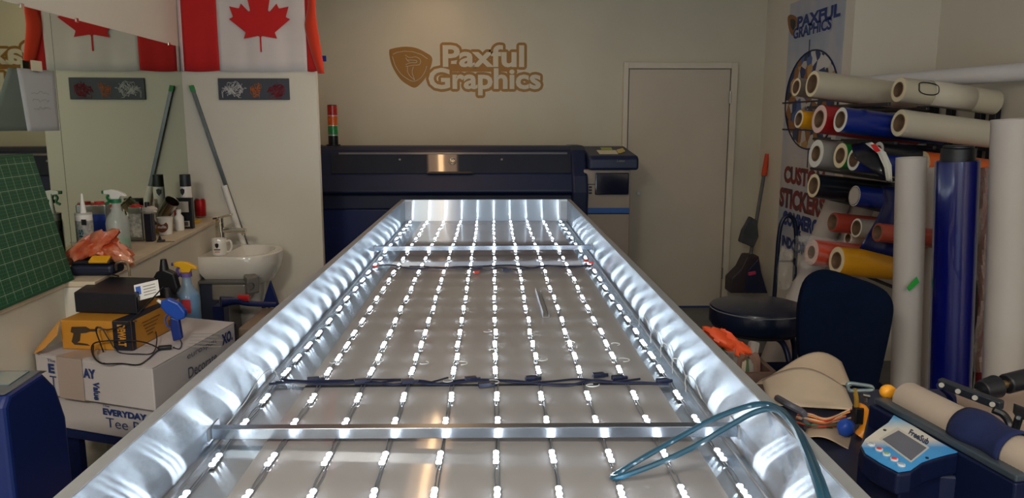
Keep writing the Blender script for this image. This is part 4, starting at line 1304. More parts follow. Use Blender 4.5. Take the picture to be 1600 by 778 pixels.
MB().obox(cg(268, 545, .005), (.010, .003, 0), (0, .001, 0), (0, 0, .003)).build('plug_pins', M_steel, t, smooth=False)
tag(MB().tube(catmull([cg(270, 545, .005), cg(280, 545), cg(284, 538), cg(282, 533, .006)], 5), .002, 6).build('glue_gun_lead', M_black), 'short black lead between the plug and the blue glue gun', 'cable')

# dark machine at the lower left
zM = 1.0
fR = G(64, 583, zM); nR = G(9, 618, zM)
xm_ = (fR.x + nR.x) / 2
t = thing('desktop_machine', 'dark blue machine with a grey sloped top and small screen at the left edge', 'machine', (xm_ - .35, (fR.y + nR.y) / 2, 0))
yn, yf_ = nR.y, fR.y + .06
MB().prism([(xm_, yn, .12), (xm_, yn, zM - .03), (xm_, yn + .02, zM - .004), (xm_, fR.y, zM + .004), (xm_, yf_ - .01, zM - .05), (xm_, yf_ + .02, zM - .14), (xm_, yf_ + .03, .12)], (-.5, 0, 0)).build('body', M_navyd, t, smooth=False, bevel=.012, seg=3)
MB().prism([(xm_ - .006, yn + .014, zM - .004), (xm_ - .006, fR.y, zM + .007), (xm_ - .006, fR.y + .03, zM - .004)], (-.48, 0, 0)).build('top_cover', M('machine grey', (92, 94, 98), .5, noise=.1), t, smooth=False, bevel=.002)
a_, b_2 = G(0, 583, zM + .004), G(14, 600, zM + .004)
ym1, ym2 = b_2.y, a_.y
zq1 = zM - .004 + .011 * (ym1 - yn - .014) / (fR.y - yn - .014); zq2 = zM - .004 + .011 * (ym2 - yn - .014) / (fR.y - yn - .014)
MB().prism([(b_2.x, ym1, zq1), (b_2.x, ym2, zq2), (b_2.x - .25, ym2, zq2), (b_2.x - .25, ym1, zq1)], (0, 0, .003)).build('screen', M('screen teal', (84, 104, 116), .2), t, smooth=False, bevel=.001)
for x in (xm_ - .06, xm_ - .44):
    for y in (yn + .04, yf_ - .02):
        MB().cyl((x, y, 0), (x, y, .12), .02).build('leg', M_black, t)

# ================================================================ POSTER ON THE RIGHT WALL
XW = XR - .004
def pw(px, py, off=.002):
    return PX(px, py, XR - off)
y_far, y_near = pw(1230, 100).y, min(pw(1318, 60).y, 5.6)
y_near = max(pw(1318, 60).y, YJ + .05)
zt_, zb3 = pw(1231, 8).z, .62
po = thing('wall_poster', 'tall company poster with a round photo collage hung on the right wall', 'poster', (XR, (y_far + y_near) / 2, zb3))
MB().box((XR - .004, y_near, zb3), (XR - .001, y_far, zt_)).build('sheet', M('poster sheet', (205, 202, 204), .45, rgb2=(166, 178, 200), nscale=2.2), po, smooth=False)
def ps(s, z, off=.005): return V(XR - off, y_far + (y_near - y_far) * s, z)
Wp = y_far - y_near
NX = V(-1, 0, 0)
def pt(mb, body, px0, py0, px1, py1, **k):
    a, b, c = pw(px0, py1), pw(px1, py1), pw(px0, py0)
    a.x = XR - .004
    put_text(mb, body, a, V(0, b.y - a.y, 0), V(0, 0, c.z - a.z), n=NX, **k)
M_pblue = M('poster blue', (30, 56, 128), .5)
m = MB(); pt(m, 'PAXFUL', 1246, 27, 1313, 46, bold=.04, lift=.002, grow=.008); pt(m, 'GRAPHICS', 1240, 45, 1299, 62, bold=.03, lift=.002, grow=.006)
m.build('title_halo', M('poster pale', (190, 196, 210), .5), po, smooth=False)
m = MB(); pt(m, 'PAXFUL', 1246, 27, 1313, 46, bold=.05, lift=.004); pt(m, 'GRAPHICS', 1240, 45, 1299, 62, bold=.04, lift=.004)
m.build('title_lettering', M_pblue, po, smooth=False)
sh = [(1231, 27), (1238, 23), (1246, 30), (1244, 45), (1239, 56), (1233, 46)]
m = MB(); m.prism([pw(p.x, p.y, .005) for p in catmull([V(x, y, 0) for x, y in sh], 4, True)], (-.001, 0, 0)); m.build('shield', M('poster shield', (146, 96, 50), .5), po, smooth=False)
m = MB(); m.prism([pw(p.x, p.y, .007) for p in catmull([V(x, y, 0) for x, y in [(1235, 31), (1240, 30), (1243, 35), (1240, 47), (1236, 42)]], 4, True)], (-.001, 0, 0)); m.build('shield_core', M_black, po, smooth=False)
# collage
cc = pw(1269, 155); cy, cz_ = cc.y, cc.z
ry = abs(pw(1228, 155).y - pw(1312, 155).y) / 2 * .98
cy = (pw(1228, 155).y + pw(1312, 155).y) / 2
rz = (pw(1269, 79).z - pw(1262, 233).z) / 2; cz_ = (pw(1269, 79).z + pw(1262, 233).z) / 2
m = MB()
N = 40
ring = [V(XR - .005, cy + ry * math.cos(2 * PI * k / N), cz_ + rz * math.sin(2 * PI * k / N)) for k in range(N)]
m.prism(ring, (-.0008, 0, 0))
mc = M('collage print', (90, 110, 160), .5)
nt = mc.node_tree
vo = nt.nodes.new('ShaderNodeTexVoronoi'); vo.inputs['Scale'].default_value = 13
vo.feature = 'F1'
cr = nt.nodes.new('ShaderNodeValToRGB'); cr.color_ramp.interpolation = 'CONSTANT'
for i, (p_, c_) in enumerate([(0, (40, 60, 110)), (.2, (200, 195, 190)), (.38, (150, 100, 50)), (.52, (46, 46, 60)), (.66, (190, 150, 90)), (.78, (70, 100, 160)), (.9, (215, 215, 215))]):
    e = cr.color_ramp.elements[i] if i < 2 else cr.color_ramp.elements.new(p_)
    e.position = p_; e.color = lin(c_)
sx = nt.nodes.new('ShaderNodeSeparateColor')
tc = nt.nodes.new('ShaderNodeTexCoord')
nt.links.new(tc.outputs['Object'], vo.inputs['Vector']); nt.links.new(vo.outputs['Color'], sx.inputs[0]); nt.links.new(sx.outputs[0], cr.inputs[0]); nt.links.new(cr.outputs[0], nt.nodes['Principled BSDF'].inputs['Base Color'])
m.build('photo_collage', mc, po, smooth=False)
m = MB(); m.tube([p + V(-.003, 0, 0) for p in ring], .006, 5, closed=True)
for zz, e_ in ((160, 14), (201, 12)):
    a, b = pw(1222, zz, .010), pw(1290, zz + 2, .010)
    m.box((XR - .009, b.y, a.z - .012), (XR - .0065, a.y, a.z + .0))
a = pw(1266, 62); b = pw(1262, 262)
m.box((XR - .008, a.y - .004, a.z - .12), (XR - .0055, a.y + .004, a.z)).box((XR - .008, b.y - .004, b.z), (XR - .0055, b.y + .004, b.z + .14))
m.build('collage_outline', M('poster dark blue', (28, 40, 76), .5), po, smooth=False)
M_pred = M('poster red', (150, 40, 40), .5, rgb2=(60, 50, 60), nscale=14)
m = MB(); pt(m, 'CUSTOM', 1225, 258, 1289, 285, bold=.06, lift=.002); pt(m, 'STICKERS', 1218, 291, 1290, 322, bold=.06, lift=.002)
m.build('red_lettering', M_pred, po, smooth=False)
m = MB(); pt(m, 'COMMERCIAL', 1223, 327, 1297, 350, bold=.06, lift=.002); pt(m, '&', 1243, 352, 1253, 366, bold=.05, lift=.002); pt(m, 'INDOOR', 1222, 366, 1260, 384, bold=.06, lift=.002)
m.build('blue_lettering', M_pblue, po, smooth=False)

# ================================================================ BROOM CORNER
a, b = P(1199, 241, 6.35), P(1166, 440, 6.15)
t = thing('dustpan_broom', 'long handled dustpan with an orange grip leaning in the far right corner', 'dustpan', V(P(1170, 455, 6.1).x, 6.1, 0))
dv = b - a
MB().cyl(a, a + dv * .17, .020, .023, n=14).build('orange_grip', M('orange grip', (214, 70, 30), .45), t)
MB().cyl(a + dv * .17, b, .015, n=12).build('handle', M('handle grey', (96, 98, 102), .45), t)
pp = [P(x, y, 6.08) for x, y in [(1168, 400), (1186, 400), (1190, 425), (1198, 458), (1141, 458), (1142, 436), (1158, 420)]]
zlow = P(1170, 470, 6.08).z
MB().prism(pp, (0, .16, 0)).build('pan', M('pan dark brown', (56, 46, 54), .5), t, smooth=False, bevel=.01)
MB().prism([P(x, y, 6.06) for x, y in [(1168, 424), (1184, 406), (1199, 458), (1164, 458)]], (0, .01, 0)).build('brush_head', M_navy, t, smooth=False, bevel=.004)
MB().obox(P(1175, 427, 6.05), (.03, 0, .006), (0, .006, 0), (-.003, 0, .014)).build('pink_clip', M('pink clip', (200, 60, 100), .5), t, smooth=False, bevel=.004)
pr_ = [P(x, y, 6.10) for x, y in [(1172, 338), (1184, 345), (1186, 370), (1178, 388), (1166, 382), (1155, 378), (1160, 360), (1166, 350)]]
c = MB().prism(pr_, (0, .05, 0)).build('hanging_rag', M('rag grey', (80, 84, 88), .9, noise=.3), t, smooth=False, bevel=.012)

# ================================================================ VINYL RACK
YRK = YJ - .06
rk = thing('roll_rack', 'black wall rack whose arms carry the vinyl rolls', 'rack', (XR2 - .035, 4.5, 0))
DIR = V(.985, .10, -.115).normalized()
XK = XR2 - .035
for px in (1443, 1484, 1530, 1553):
    q = PX(px, 150, XK)
    yq = min(q.y, YRK)
    MB().box((XK, yq - .028, .02), (XK + .032, yq + .028, q.z)).build('upright', M_black, rk, smooth=False, bevel=.003)
yk0, yk1 = PX(1553, 150, XK).y, min(PX(1443, 150, XK).y, YRK)
for zq_ in (1.72, 1.45, 1.15, .6, .2):
    MB().box((XK + .004, yk0, zq_ - .015), (XK + .028, yk1, zq_ + .015)).build('cross_rail', M_black, rk, smooth=False)

def vroll(px, py, Y, rpx, L_, col, ring, label, group=None, name='vinyl_roll', core=.45, d=DIR, closed=False, end_px=None):
    Y = Y + .02
    a = P(px, py, Y)
    dist = (a - V(0, 0, CZ)).length
    r = rpx * (a.y * math.cos(PITCH)) / F * 1.02
    t = thing(name, label, 'vinyl roll', a, group)
    rc = r * core
    mats = [col, ring]
    m = MB().lathe([(rc, .0), (r - .002, 0), (r, .002), (r, L_ - .002), (r - .002, L_), (rc, L_)], a, d, 36, mis=[1, 0, 0, 0, 1])
    m.build('vinyl_sheet', mats, t)
    if closed:
        MB().lathe([(.0001, -.002), (rc, -.002), (rc, .004), (.0001, .004)], a, d, 24).build('end_plug', M_lgrey, t)
    MB().lathe([(rc - .0045, -.002), (rc, -.002), (rc, L_ + .002), (rc - .0045, L_ + .002), (rc - .0045, -.002)], a, d, 28).build('core_tube', M_core, t)
    return t, a, r
def vc(n, c, **k): return M('vinyl ' + n, c, k.pop('rough', .3), coat=k.pop('coat', .3), **k)
W1 = M('liner white', (224, 226, 220), .6)
W2 = M('liner cream', (228, 216, 182), .6)
W3 = M('liner pink', (226, 196, 188), .6)
V_cream = vc('cream', (192, 184, 164), rough=.45)
V_white = vc('white', (198, 191, 176), rough=.45)
V_blue = vc('blue', (14, 38, 128))
V_navy = vc('navy', (14, 22, 60))
V_red = vc('red', (164, 26, 34))
V_brick = vc('brick', (170, 66, 52))
V_orange = vc('orange', (214, 96, 34))
V_yell = vc('yellow', (224, 158, 24))
V_green = vc('green', (22, 128, 50))
V_black = vc('black', (20, 24, 34))
V_grey = vc('silver', (150, 146, 142))
V_taupe = vc('taupe', (120, 110, 98))
rolls = [
 (1244, 136, 4.52, 14, .40, V_taupe, W2, 'taupe vinyl roll at the top left of the rack, smallest end in its row', .72),
 (1269, 131, 4.30, 20, .62, V_cream, W2, 'long cream vinyl roll in the top row of the rack above the red roll', .72),
 (1404, 140, 4.02, 19, .56, V_cream, W2, 'cream roll in the top row with a black oval loop on it', .62),
 (1248, 186, 4.50, 14, .40, V_yell, W2, 'small orange yellow vinyl roll left of the red roll', .72),
 (1280, 186, 4.28, 22, .60, V_red, W3, 'dark red vinyl roll with a pink edge in the second row', .62),
 (1313, 187, 4.06, 19.5, .60, V_blue, W1, 'bright blue vinyl roll with a white edge beside the dark red roll', .68),
 (1405, 192, 3.90, 21, .56, V_white, W2, 'white vinyl roll at the right of the second row', .66),
 (1275, 240, 4.30, 22, .50, V_grey, W1, 'silver grey vinyl roll with a thick white edge above the CUSTOM lettering', .56),
 (1313, 243, 4.12, 20, .50, V_green, W2, 'green vinyl roll with a cream edge in the third row', .62),
 (1334, 249, 3.96, 18, .50, V_blue, W1, 'blue vinyl roll half covered by the black sheet in the third row', .68),
 (1271, 290, 4.30, 19, .60, V_black, W2, 'black vinyl roll in the fourth row over the STICKERS lettering', .70),
 (1335, 306, 4.05, 16.5, .36, V_blue, W1, 'blue vinyl roll with a white closed end in the fourth row', .9),
 (1301, 347, 4.20, 15.5, .60, V_brick, V_brick, 'brick red vinyl roll at the left of the fifth row', .84),
 (1338, 356, 4.05, 15.5, .30, V_grey, W1, 'grey vinyl roll in the middle of the fifth row', .78),
 (1371, 363, 3.62, 15, .34, V_brick, V_brick, 'brick red vinyl roll at the right of the fifth row beside the upright white roll', .84),
 (1325, 372, 4.35, 12, .40, V_white, W1, 'thin pale roll lying behind the fifth row', .6),
 (1307, 407, 4.02, 22.5, .70, V_yell, W2, 'large golden yellow vinyl roll at the bottom of the rack', .62),
]
for (px, py, Y, rp, L_, col, ring, lab, core) in rolls:
    t, a, r = vroll(px, py, Y, rp, L_, col, ring, lab, core=core, closed=('closed end' in lab))
    # bracket arm under each roll reaches back to the rack
    if 'oval loop' in lab:
        u = V(0, 0, 1) - DIR * DIR.z; u.normalize(); s = DIR.cross(u)
        if s.y > 0: s = -s
        pts = []
        for k in range(28):
            q = 2 * PI * k / 28
            cq, sq = math.cos(q), math.sin(q)
            al_ = .125 + (.038 if cq > 0 else -.038) * min(1, abs(cq) * 1.1) ** .8 + .018 * cq
            an = .30 + .50 * (1 if sq > 0 else -1) * abs(sq) ** .7
            pts.append(a + DIR * al_ + (s * math.cos(an) + u * math.sin(an)) * (r + .003))
        MB().tube(pts, .003, 6, closed=True).build('elastic_loop', M_black, t)
        an0 = [a + DIR * (.165 + .01 * math.sin(k)) + (s * math.cos(x) + u * math.sin(x)) * (r + .0025) for k, x in enumerate([-.9, -.5, 0, .4, .9, 1.4])]
        MB().sheet(lambda uu, vv_: a + DIR * (.17 + .24 * uu) + (s * math.cos(-1.2 + 3.0 * vv_) + u * math.sin(-1.2 + 3.0 * vv_)) * (r + .003), 2, 14).build('paper_wrap', M('wrap paper', (206, 198, 182), .6), t, solid=.001)
# row arms: thin black bars in front of uprights
for (px, py, Y, rp, *_r) in [rolls[1], rolls[4], rolls[7], rolls[10], rolls[13], rolls[16]]:
    for off in (.26, .46):
        a = P(px, py, 4.2) + DIR * off
        z = a.z - rp * 4.2 / F - .012
        MB().box((a.x - .009, 3.86, z - .010), (a.x + .009, YRK - .02, z + .006)).box((a.x + .009, YRK - .04, z - .010), (XK, YRK - .02, z + .006)).build('arm', M_black, rk, smooth=False, bevel=.003)
# red film bundle in clear plastic
t, a, r = vroll(1268, 394, 4.2, 21, .55, vc('red film', (206, 74, 48)), W3, 'red orange vinyl roll in crumpled clear plastic wrap left of the golden yellow roll', core=.5)
u = V(0, 0, 1)
def film(uu, vv_):
    q = 2 * PI * vv_; w_ = r * (1.05 + .10 * math.sin(9 * q + 7 * uu) * (1 + 2 * (1 - uu)))
    s1_ = DIR.cross(V(0, 0, 1)).normalized()
    return a + DIR * (-.07 + .35 * uu) + (s1_ * math.cos(q) + V(0, 0, 1) * math.sin(q)) * w_
MB().sheet(film, 10, 40).build('plastic_wrap', M_film, t)
# long white tube on top
a, b = P(1345, 131, 4.72), P(1612, 111, 3.98)
t = thing('paper_tube', 'long white paper roll lying across the top of the rack', 'paper roll', a)
MB().lathe([(.001, 0), (.045, 0), (.048, (b - a).length), (.001, (b - a).length)], a, b - a, 28).build('paper', M('roll paper', (214, 212, 214), .6, noise=.03), t)
# orange red rolls behind the upright rolls
vroll(1440, 256, 3.95, 20, .50, V_orange, W2, 'orange red vinyl roll behind the upright blue roll', core=.6)
vroll(1372, 236, 3.98, 15, .36, V_black, W1, 'short black vinyl roll whose loose sheet hangs over the blue roll', core=.6)
# black loose sheet with a white and red edge strip hanging from row three
def hang(pts_l, pts_r, Y0, Y1, mat, label, name='vinyl_sheet_offcut', cat='vinyl sheet'):
    n = len(pts_l)
    def fn(uu, vv_):
        k = vv_ * (n - 1); i = min(n - 2, int(k)); f = k - i
        lx = pts_l[i][0] * (1 - f) + pts_l[i + 1][0] * f; ly_ = pts_l[i][1] * (1 - f) + pts_l[i + 1][1] * f
        rx = pts_r[i][0] * (1 - f) + pts_r[i + 1][0] * f; ry_ = pts_r[i][1] * (1 - f) + pts_r[i + 1][1] * f
        return P(lx + (rx - lx) * uu, ly_ + (ry_ - ly_) * uu, Y0 + (Y1 - Y0) * math.sin(vv_ * PI * .5) + .02 * math.sin(uu * PI))
    return tag(MB().sheet(fn, 8, (n - 1) * 4).build(name, mat, solid=.0015), label, cat)
hang([(1330, 226), (1332, 236), (1336, 248)], [(1352, 222), (1375, 240), (1388, 285)], 4.0, 3.84, V_black, 'black vinyl flap draped over the third row of rolls')
hang([(1352, 224), (1372, 240), (1382, 262), (1385, 282)], [(1362, 222), (1384, 238), (1393, 258), (1394, 284)], 3.94, 3.80, W1, 'curled white liner strip with a red mark hanging off the third row', name='liner_strip', cat='liner strip')
tag(MB().prism([P(1360, 226, 3.82), P(1368, 225, 3.82), P(1376, 236, 3.80), P(1368, 238, 3.80)], (0, -.002, 0)).build('red_sticker', M_fred, smooth=False), 'small red mark on the white liner strip', 'sticker')
hang([(1378, 292), (1382, 315), (1368, 345), (1343, 388)], [(1402, 292), (1402, 330), (1402, 370), (1398, 402)], 3.88, 3.74, vc('navy sheet', (12, 24, 84)), 'navy vinyl sheet hanging beside the upright white roll')
# pale shelf rails seen between the rows
for (pa, pb_) in (((1302, 214), (1395, 226)),):
    a, b = P(pa[0], pa[1], 4.5), P(pb_[0], pb_[1], 4.5)
    tag(MB().obox((a + b) / 2, (b - a) / 2, V(0, .03, 0), V(0, 0, .014)).build('shelf_rail', M_white, smooth=False), 'white rail behind the rolls between the second and third rows', 'rail')

# upright rolls
def upright(px0, px1, pyt, pyb, Y, mat, label, cap=None, base=.003, lean=0.0):
    a, b = P(px0, pyt, Y), P(px1, pyt, Y)
    c0_ = P((px0 + px1) / 2 + 2, 560, Y)
    top = (a + b) / 2; r = (b - a).length / 2
    bot = V(c0_.x, Y + .0, base)
    d = (top - bot)
    t = thing('upright_roll', label, 'roll', bot)
    L_ = d.length
    MB().lathe([(.03, 0), (r, 0), (r, L_), (r - .004, L_), (r - .006, L_ - .01), (.03, L_ - .01)], bot, d, 36).build('rolled_sheet', mat, t)
    if cap:
        MB().cyl(top - V(0, 0, .012), top + V(0, 0, .05), r * .78).cyl(top + V(0, 0, .05), top + V(0, 0, .062), r * .70).build('end_cap', cap, t, bevel=.003)
    return t, top, r
V_up = M('upright paper', (186, 180, 176), .5, noise=.03)
upright(1402, 1446, 246, 600, 3.35, V_up, 'upright white paper roll with a green tape tab behind the office chair')
gt = P(1424, 447, 3.20)
tag(MB().prism([P(1417, 449, 3.26), P(1420, 455, 3.26), P(1436, 441, 3.26), P(1432, 432, 3.26)], (0, -.003, 0)).build('green_tape_tab', M('green tab', (40, 160, 60), .5), smooth=False), 'bright green tape tab on the upright white roll', 'tape')
tb, top, r = upright(1465, 1527, 251, 600, 3.15, M('blue roll gloss', (5, 12, 92), .22, coat=.6), 'thick upright glossy blue vinyl roll with a black end cap', cap=M_black)
upright(1553, 1612, 186, 600, 3.0, V_up, 'tall wide white paper roll at the right edge of the photo')
upright(1447, 1472, 262, 600, 3.7, V_up, 'slim pale roll standing behind the blue upright roll')
t, top, r = upright(1534, 1552, 262, 600, 3.6, M('dark red sheet', (110, 22, 34), .4), 'slim dark red roll standing between the blue and the wide white upright rolls')
# plastic film bag beside them
m = MB()
def fb(uu, vv_):
    x = 1524 + 30 * uu; y = 262 + 320 * vv_
    return P(x + 5 * math.sin(vv_ * 12), y, 3.45 + .03 * math.sin(uu * 9 + vv_ * 14) + .02 * math.sin(vv_ * 31))
tag(m.sheet(fb, 8, 40).build('plastic_sleeve', M('sleeve film', (205, 196, 190), .25, alpha=.45, bump=.5, bscale=20)), 'crumpled clear plastic sleeve hanging beside the dark red upright roll', 'plastic film')

# leaning white rolls
for (pa, Ya, pb_, Yb, rr, lab) in (((1311, 312), 4.80, (1218, 540), 4.45, .075, 'white paper roll leaning diagonally against the rack, left one'), ((1349, 318), 4.78, (1262, 545), 4.43, .072, 'white paper roll leaning diagonally against the rack, right one')):
    a = P(pa[0], pa[1], Ya); b = P(pb_[0], pb_[1], Yb)
    d = (b - a); k = (.06 - a.z) / d.z
    b = a + d * k
    t = thing('leaning_roll', lab, 'paper roll', b)
    MB().lathe([(.02, 0), (rr, 0), (rr, (a - b).length), (.02, (a - b).length)], b, a - b, 28).build('paper', V_up, t)

# hand truck handle
t = thing('hand_truck', 'dark tubular hand truck standing by the poster', 'hand truck', (P(1215, 480, 4.6).x, 4.6, 0))
pts = [P(1208, 470, 4.6), P(1213, 420, 4.6), P(1217, 370, 4.6), P(1222, 346, 4.6), P(1231, 337, 4.6), P(1241, 345, 4.6), P(1244, 370, 4.6), P(1243, 400, 4.6), P(1240, 470, 4.6)]
pts[0] = V(pts[0].x, 4.6, .12); pts[-1] = V(pts[-1].x, 4.6, .12)
MB().tube(catmull(pts, 6), .013, 10).build('tube_frame', M('truck tube', (22, 30, 54), .35, .3), t)
a, b = pts[0], pts[-1]
MB().box((a.x - .06, 4.42, .0), (b.x + .06, 4.6, .012)).build('toe_plate', M_navyd, t, smooth=False)
for x in (a.x - .04, b.x + .04):
    MB().cyl((x - .015, 4.66, .075), (x + .015, 4.66, .075), .075).build('wheel', M_black, t)
m = MB(); q1, q2 = P(1214, 408, 4.6), P(1242, 408, 4.6)
m.cyl(q1, q2, .007, n=8); m.build('cross_tube', M_steel, t)
crumple('plastic_bag', P(1226, 425, 4.52), (.045, .05, .13), 12, 'clear plastic bag hung on the hand truck handle', M_film, 'plastic bag')

# ================================================================ STOOL
zq = G(1185, 478, .74)
sc_ = V((P(1113, 480, 3.66).x + P(1262, 480, 3.66).x) / 2, 3.68, 0)
rs = (P(1262, 480, 3.66).x - P(1113, 480, 3.66).x) / 2
zs_ = P(1185, 480, 3.66).z
st = thing('stool', 'round dark padded stool with curved metal legs beside the cabinet', 'stool', (sc_.x, sc_.y, 0))
M_pad = M('stool vinyl', (18, 26, 50), .32, coat=.2, noise=.1)
MB().lathe([(.0001, zs_ - .10), (rs * .93, zs_ - .10), (rs, zs_ - .075), (rs, zs_ - .012), (rs * .97, zs_ + .004), (rs * .80, zs_ + .016), (.0001, zs_ + .022)], sc_, n=48).build('seat', M_pad, st)
MB().tube([sc_ + V(math.cos(a) * rs * .992, math.sin(a) * rs * .992, zs_ - .006) for a in [k * PI / 24 for k in range(48)]], .003, 6, closed=True).build('seat_piping', M('piping', (110, 112, 116), .5), st)
MB().lathe([(rs * .3, zs_ - .125), (rs * .80, zs_ - .125), (rs * .82, zs_ - .10), (rs * .3, zs_ - .10)], sc_, n=40).build('seat_skirt', M_blackm, st)
for k in range(4):
    a = R(-70) + k * PI / 2
    u_ = V(math.cos(a), math.sin(a), 0)
    MB().tube(catmull([sc_ + u_ * rs * .35 + V(0, 0, zs_ - .13), sc_ + u_ * rs * .75 + V(0, 0, zs_ - .135), sc_ + u_ * rs * .98 + V(0, 0, zs_ - .21), sc_ + u_ * rs * 1.05 + V(0, 0, .35), sc_ + u_ * rs * 1.12 + V(0, 0, .013)], 6), .014, 10).build('leg', M('stool metal', (20, 30, 60), .35, .4), st)
MB().tube([sc_ + V(math.cos(a) * rs * .98, math.sin(a) * rs * .98, .28) for a in [k * PI / 16 for k in range(32)]], .009, 8, closed=True).build('foot_ring', M('stool metal', (20, 30, 60), .35, .4), st)

# ================================================================ OFFICE CHAIR
YC = 2.86
ch = thing('office_chair', 'dark fabric office chair seen from behind beside the table', 'chair', (P(1325, 600, YC).x, YC + .25, 0))
M_fab = M('chair fabric', (5, 17, 40), .95, spec=.12, noise=.15, nscale=40, bump=.15, bscale=300)  # black fabric, bluish flare veil painted into the base colour
ol = [(1262, 445), (1280, 429), (1305, 426), (1340, 436), (1375, 448), (1394, 460), (1401, 478), (1399, 505), (1391, 550), (1381, 600), (1372, 650), (1350, 672), (1310, 668), (1290, 640), (1268, 600), (1253, 560), (1250, 520), (1252, 480)]
olc = catmull([V(x, y, 0) for x, y in ol], 3, True)
cenx, ceny = 1325, 540
m = MB()
rg = []
for s_, dy_ in ((.55, .000), (.90, .006), (.98, .018), (1.0, .035), (.98, .052), (.90, .062), (.5, .068)):
    rg.append([P(cenx + (p.x - cenx) * s_, ceny + (p.y - ceny) * s_, YC) + V(0, dy_ + .03 * ((p.x - cenx) / 75.0) ** 2 * -1 + .03, 0) for p in olc])
n = len(olc)
vs = [p for r_ in rg for p in r_]
fs = [(i * n + k, i * n + (k + 1) % n, (i + 1) * n + (k + 1) % n, (i + 1) * n + k) for i in range(len(rg) - 1) for k in range(n)] + [list(range(n))[::-1], [(len(rg) - 1) * n + k for k in range(n)]]
m.add(vs, fs).build('backrest', M_fab, ch)
cx_, cy_ = P(1325, 600, YC).x + .02, YC + .28
MB().box((cx_ - .22, cy_ - .19, .44), (cx_ + .22, cy_ + .20, .53)).build('seat', M_fab, ch, smooth=True, bevel=.04, seg=4)
MB().tube(catmull([V(cx_ - .02, YC + .05, .66), V(cx_ - .02, YC + .03, .48), V(cx_ - .01, YC + .12, .41), V(cx_, cy_, .42)], 6), .022, 10).build('back_support', M_black, ch)
MB().cyl((cx_, cy_, .12), (cx_, cy_, .44), .025).build('gas_column', M_black, ch)
for k in range(5):
    a = k * 2 * PI / 5 + .3
    e = V(cx_ + .27 * math.cos(a), cy_ + .27 * math.sin(a), .075)
    o = MB().tube([V(cx_, cy_, .13), e + V(0, 0, .015)], lambda q: .026 - .010 * q, 8).build('base_leg', M_black, ch)
    MB().ball(e + V(0, 0, -.038), .036, .7, .7, 1, n=12, m=8).build('caster', M_black, o)

# ================================================================ FLOOR CLUTTER UNDER THE STOOL
a = P(1130, 530, 3.05)
crumple('orange_bag', V(P(1130, 531, 2.78).x, 2.76, P(1130, 531, 2.78).z), (.09, .05, .035), 21, 'orange plastic sheet draped over the bin next to the cabinet rim', M('orange cloth', (226, 84, 40), .5), tilt=-.5)
zc3 = P(1130, 560, 3.0)
t = thing('storage_crate', 'brown storage crate filled with offcuts under the round stool', 'crate', (P(1160, 560, 2.8).x, 2.8, 0))
xa3, xb3 = P(1105, 560, 2.7).x, P(1205, 560, 2.7).x
zt3 = P(1170, 566, 2.75).z
m = MB().box((xa3, 2.62, .0), (xb3, 2.90, .02)).box((xa3, 2.62, .02), (xb3, 2.64, zt3)).box((xa3, 2.88, .02), (xb3, 2.90, zt3)).box((xa3, 2.64, .02), (xa3 + .02, 2.88, zt3)).box((xb3 - .02, 2.64, .02), (xb3, 2.88, zt3))
m.build('crate_body', M('crate brown', (96, 74, 66), .6, noise=.3, nscale=18), t, smooth=False)
cols = [('offcut brown', (120, 92, 80)), ('offcut pale', (190, 172, 156)), ('offcut green', (70, 96, 60)), ('offcut grey', (130, 124, 120))]
for k in range(9):
    x = xa3 + .05 + (xb3 - xa3 - .1) * k / 8
    nm, c_ = cols[k % 4]
    m = MB().tube(catmull([V(x, 2.72 + .02 * (k % 3), .05), V(x + .01, 2.75, zt3 - .05), V(x + .03 * math.sin(k * 2), 2.76 + .03 * math.cos(k), zt3 + .05 + .02 * math.sin(k * 3))], 4), .022, 8)
    m.build('rolled_offcut', M(nm, c_, .7), t)
a = P(1262, 560, 3.95)
tag(MB().sheet(lambda u, v: V(a.x - .10 + .26 * u, 3.98 + .06 * math.sin(u * 4) + .05 * v, .03 + .62 * v * (1 - .25 * u)), 8, 6).build('poster_offcut', M('offcut print', (196, 186, 180), .6, rgb2=(120, 70, 80), nscale=5), solid=.002), 'printed white sheet standing behind the curved stool leg', 'sheet')

# ================================================================ RIGHT TABLE WITH THE MUG PRESS
ZTB = .80
tt = thing('side_table', 'dark topped table carrying the mug press and paper on the right', 'table', (1.4, 1.7, 0))
MB().box((.60, .7, ZTB - .03), (2.15, 2.20, ZTB)).build('tabletop', M('dark tabletop', (40, 44, 66), .35, noise=.15, nscale=4), tt, smooth=False, bevel=.004)
for x in (.66, 2.08):
    for y in (.78, 2.12):
        MB().box((x - .025, y - .025, 0), (x + .025, y + .025, ZTB - .03)).build('leg', M_black, tt, smooth=False)
def T(px, py, z=0.0): return G(px, py, ZTB + z)
# brown paper sheets
M_kraft = M('kraft paper', (182, 162, 142), .75, noise=.06, nscale=5)
def curl(c00, c10, c11, c01, lift, label, mat=M_kraft, ph=0):
    def fn(u, v):
        p = (c00.lerp(c10, u)).lerp(c01.lerp(c11, u), v)
        return p + V(0, 0, .004 + lift(u, v))
    return tag(MB().sheet(fn, 16, 12).build('paper_sheet', mat, solid=.0008), label, 'paper')
curl(T(1180, 602), T(1330, 608), T(1314, 580), T(1190, 594), lambda u, v: .09 * math.sin(u * PI * .9) * (.2 + v * .8) * (u ** .5), 'curled brown paper sheet on the table behind the cables')
curl(T(1200, 640), T(1335, 648), T(1320, 612), T(1190, 600), lambda u, v: .05 * math.sin(u * PI) * v + .01, 'brown paper sheet lying on the table in front of the curled one', M('kraft paper light', (190, 172, 152), .75, noise=.06))
curl(T(1255, 690), T(1345, 705), T(1352, 672), T(1262, 668), lambda u, v: .004 + .012 * math.sin(u * 5), 'pale paper sheet under the colored wires on the table', M_kraft)
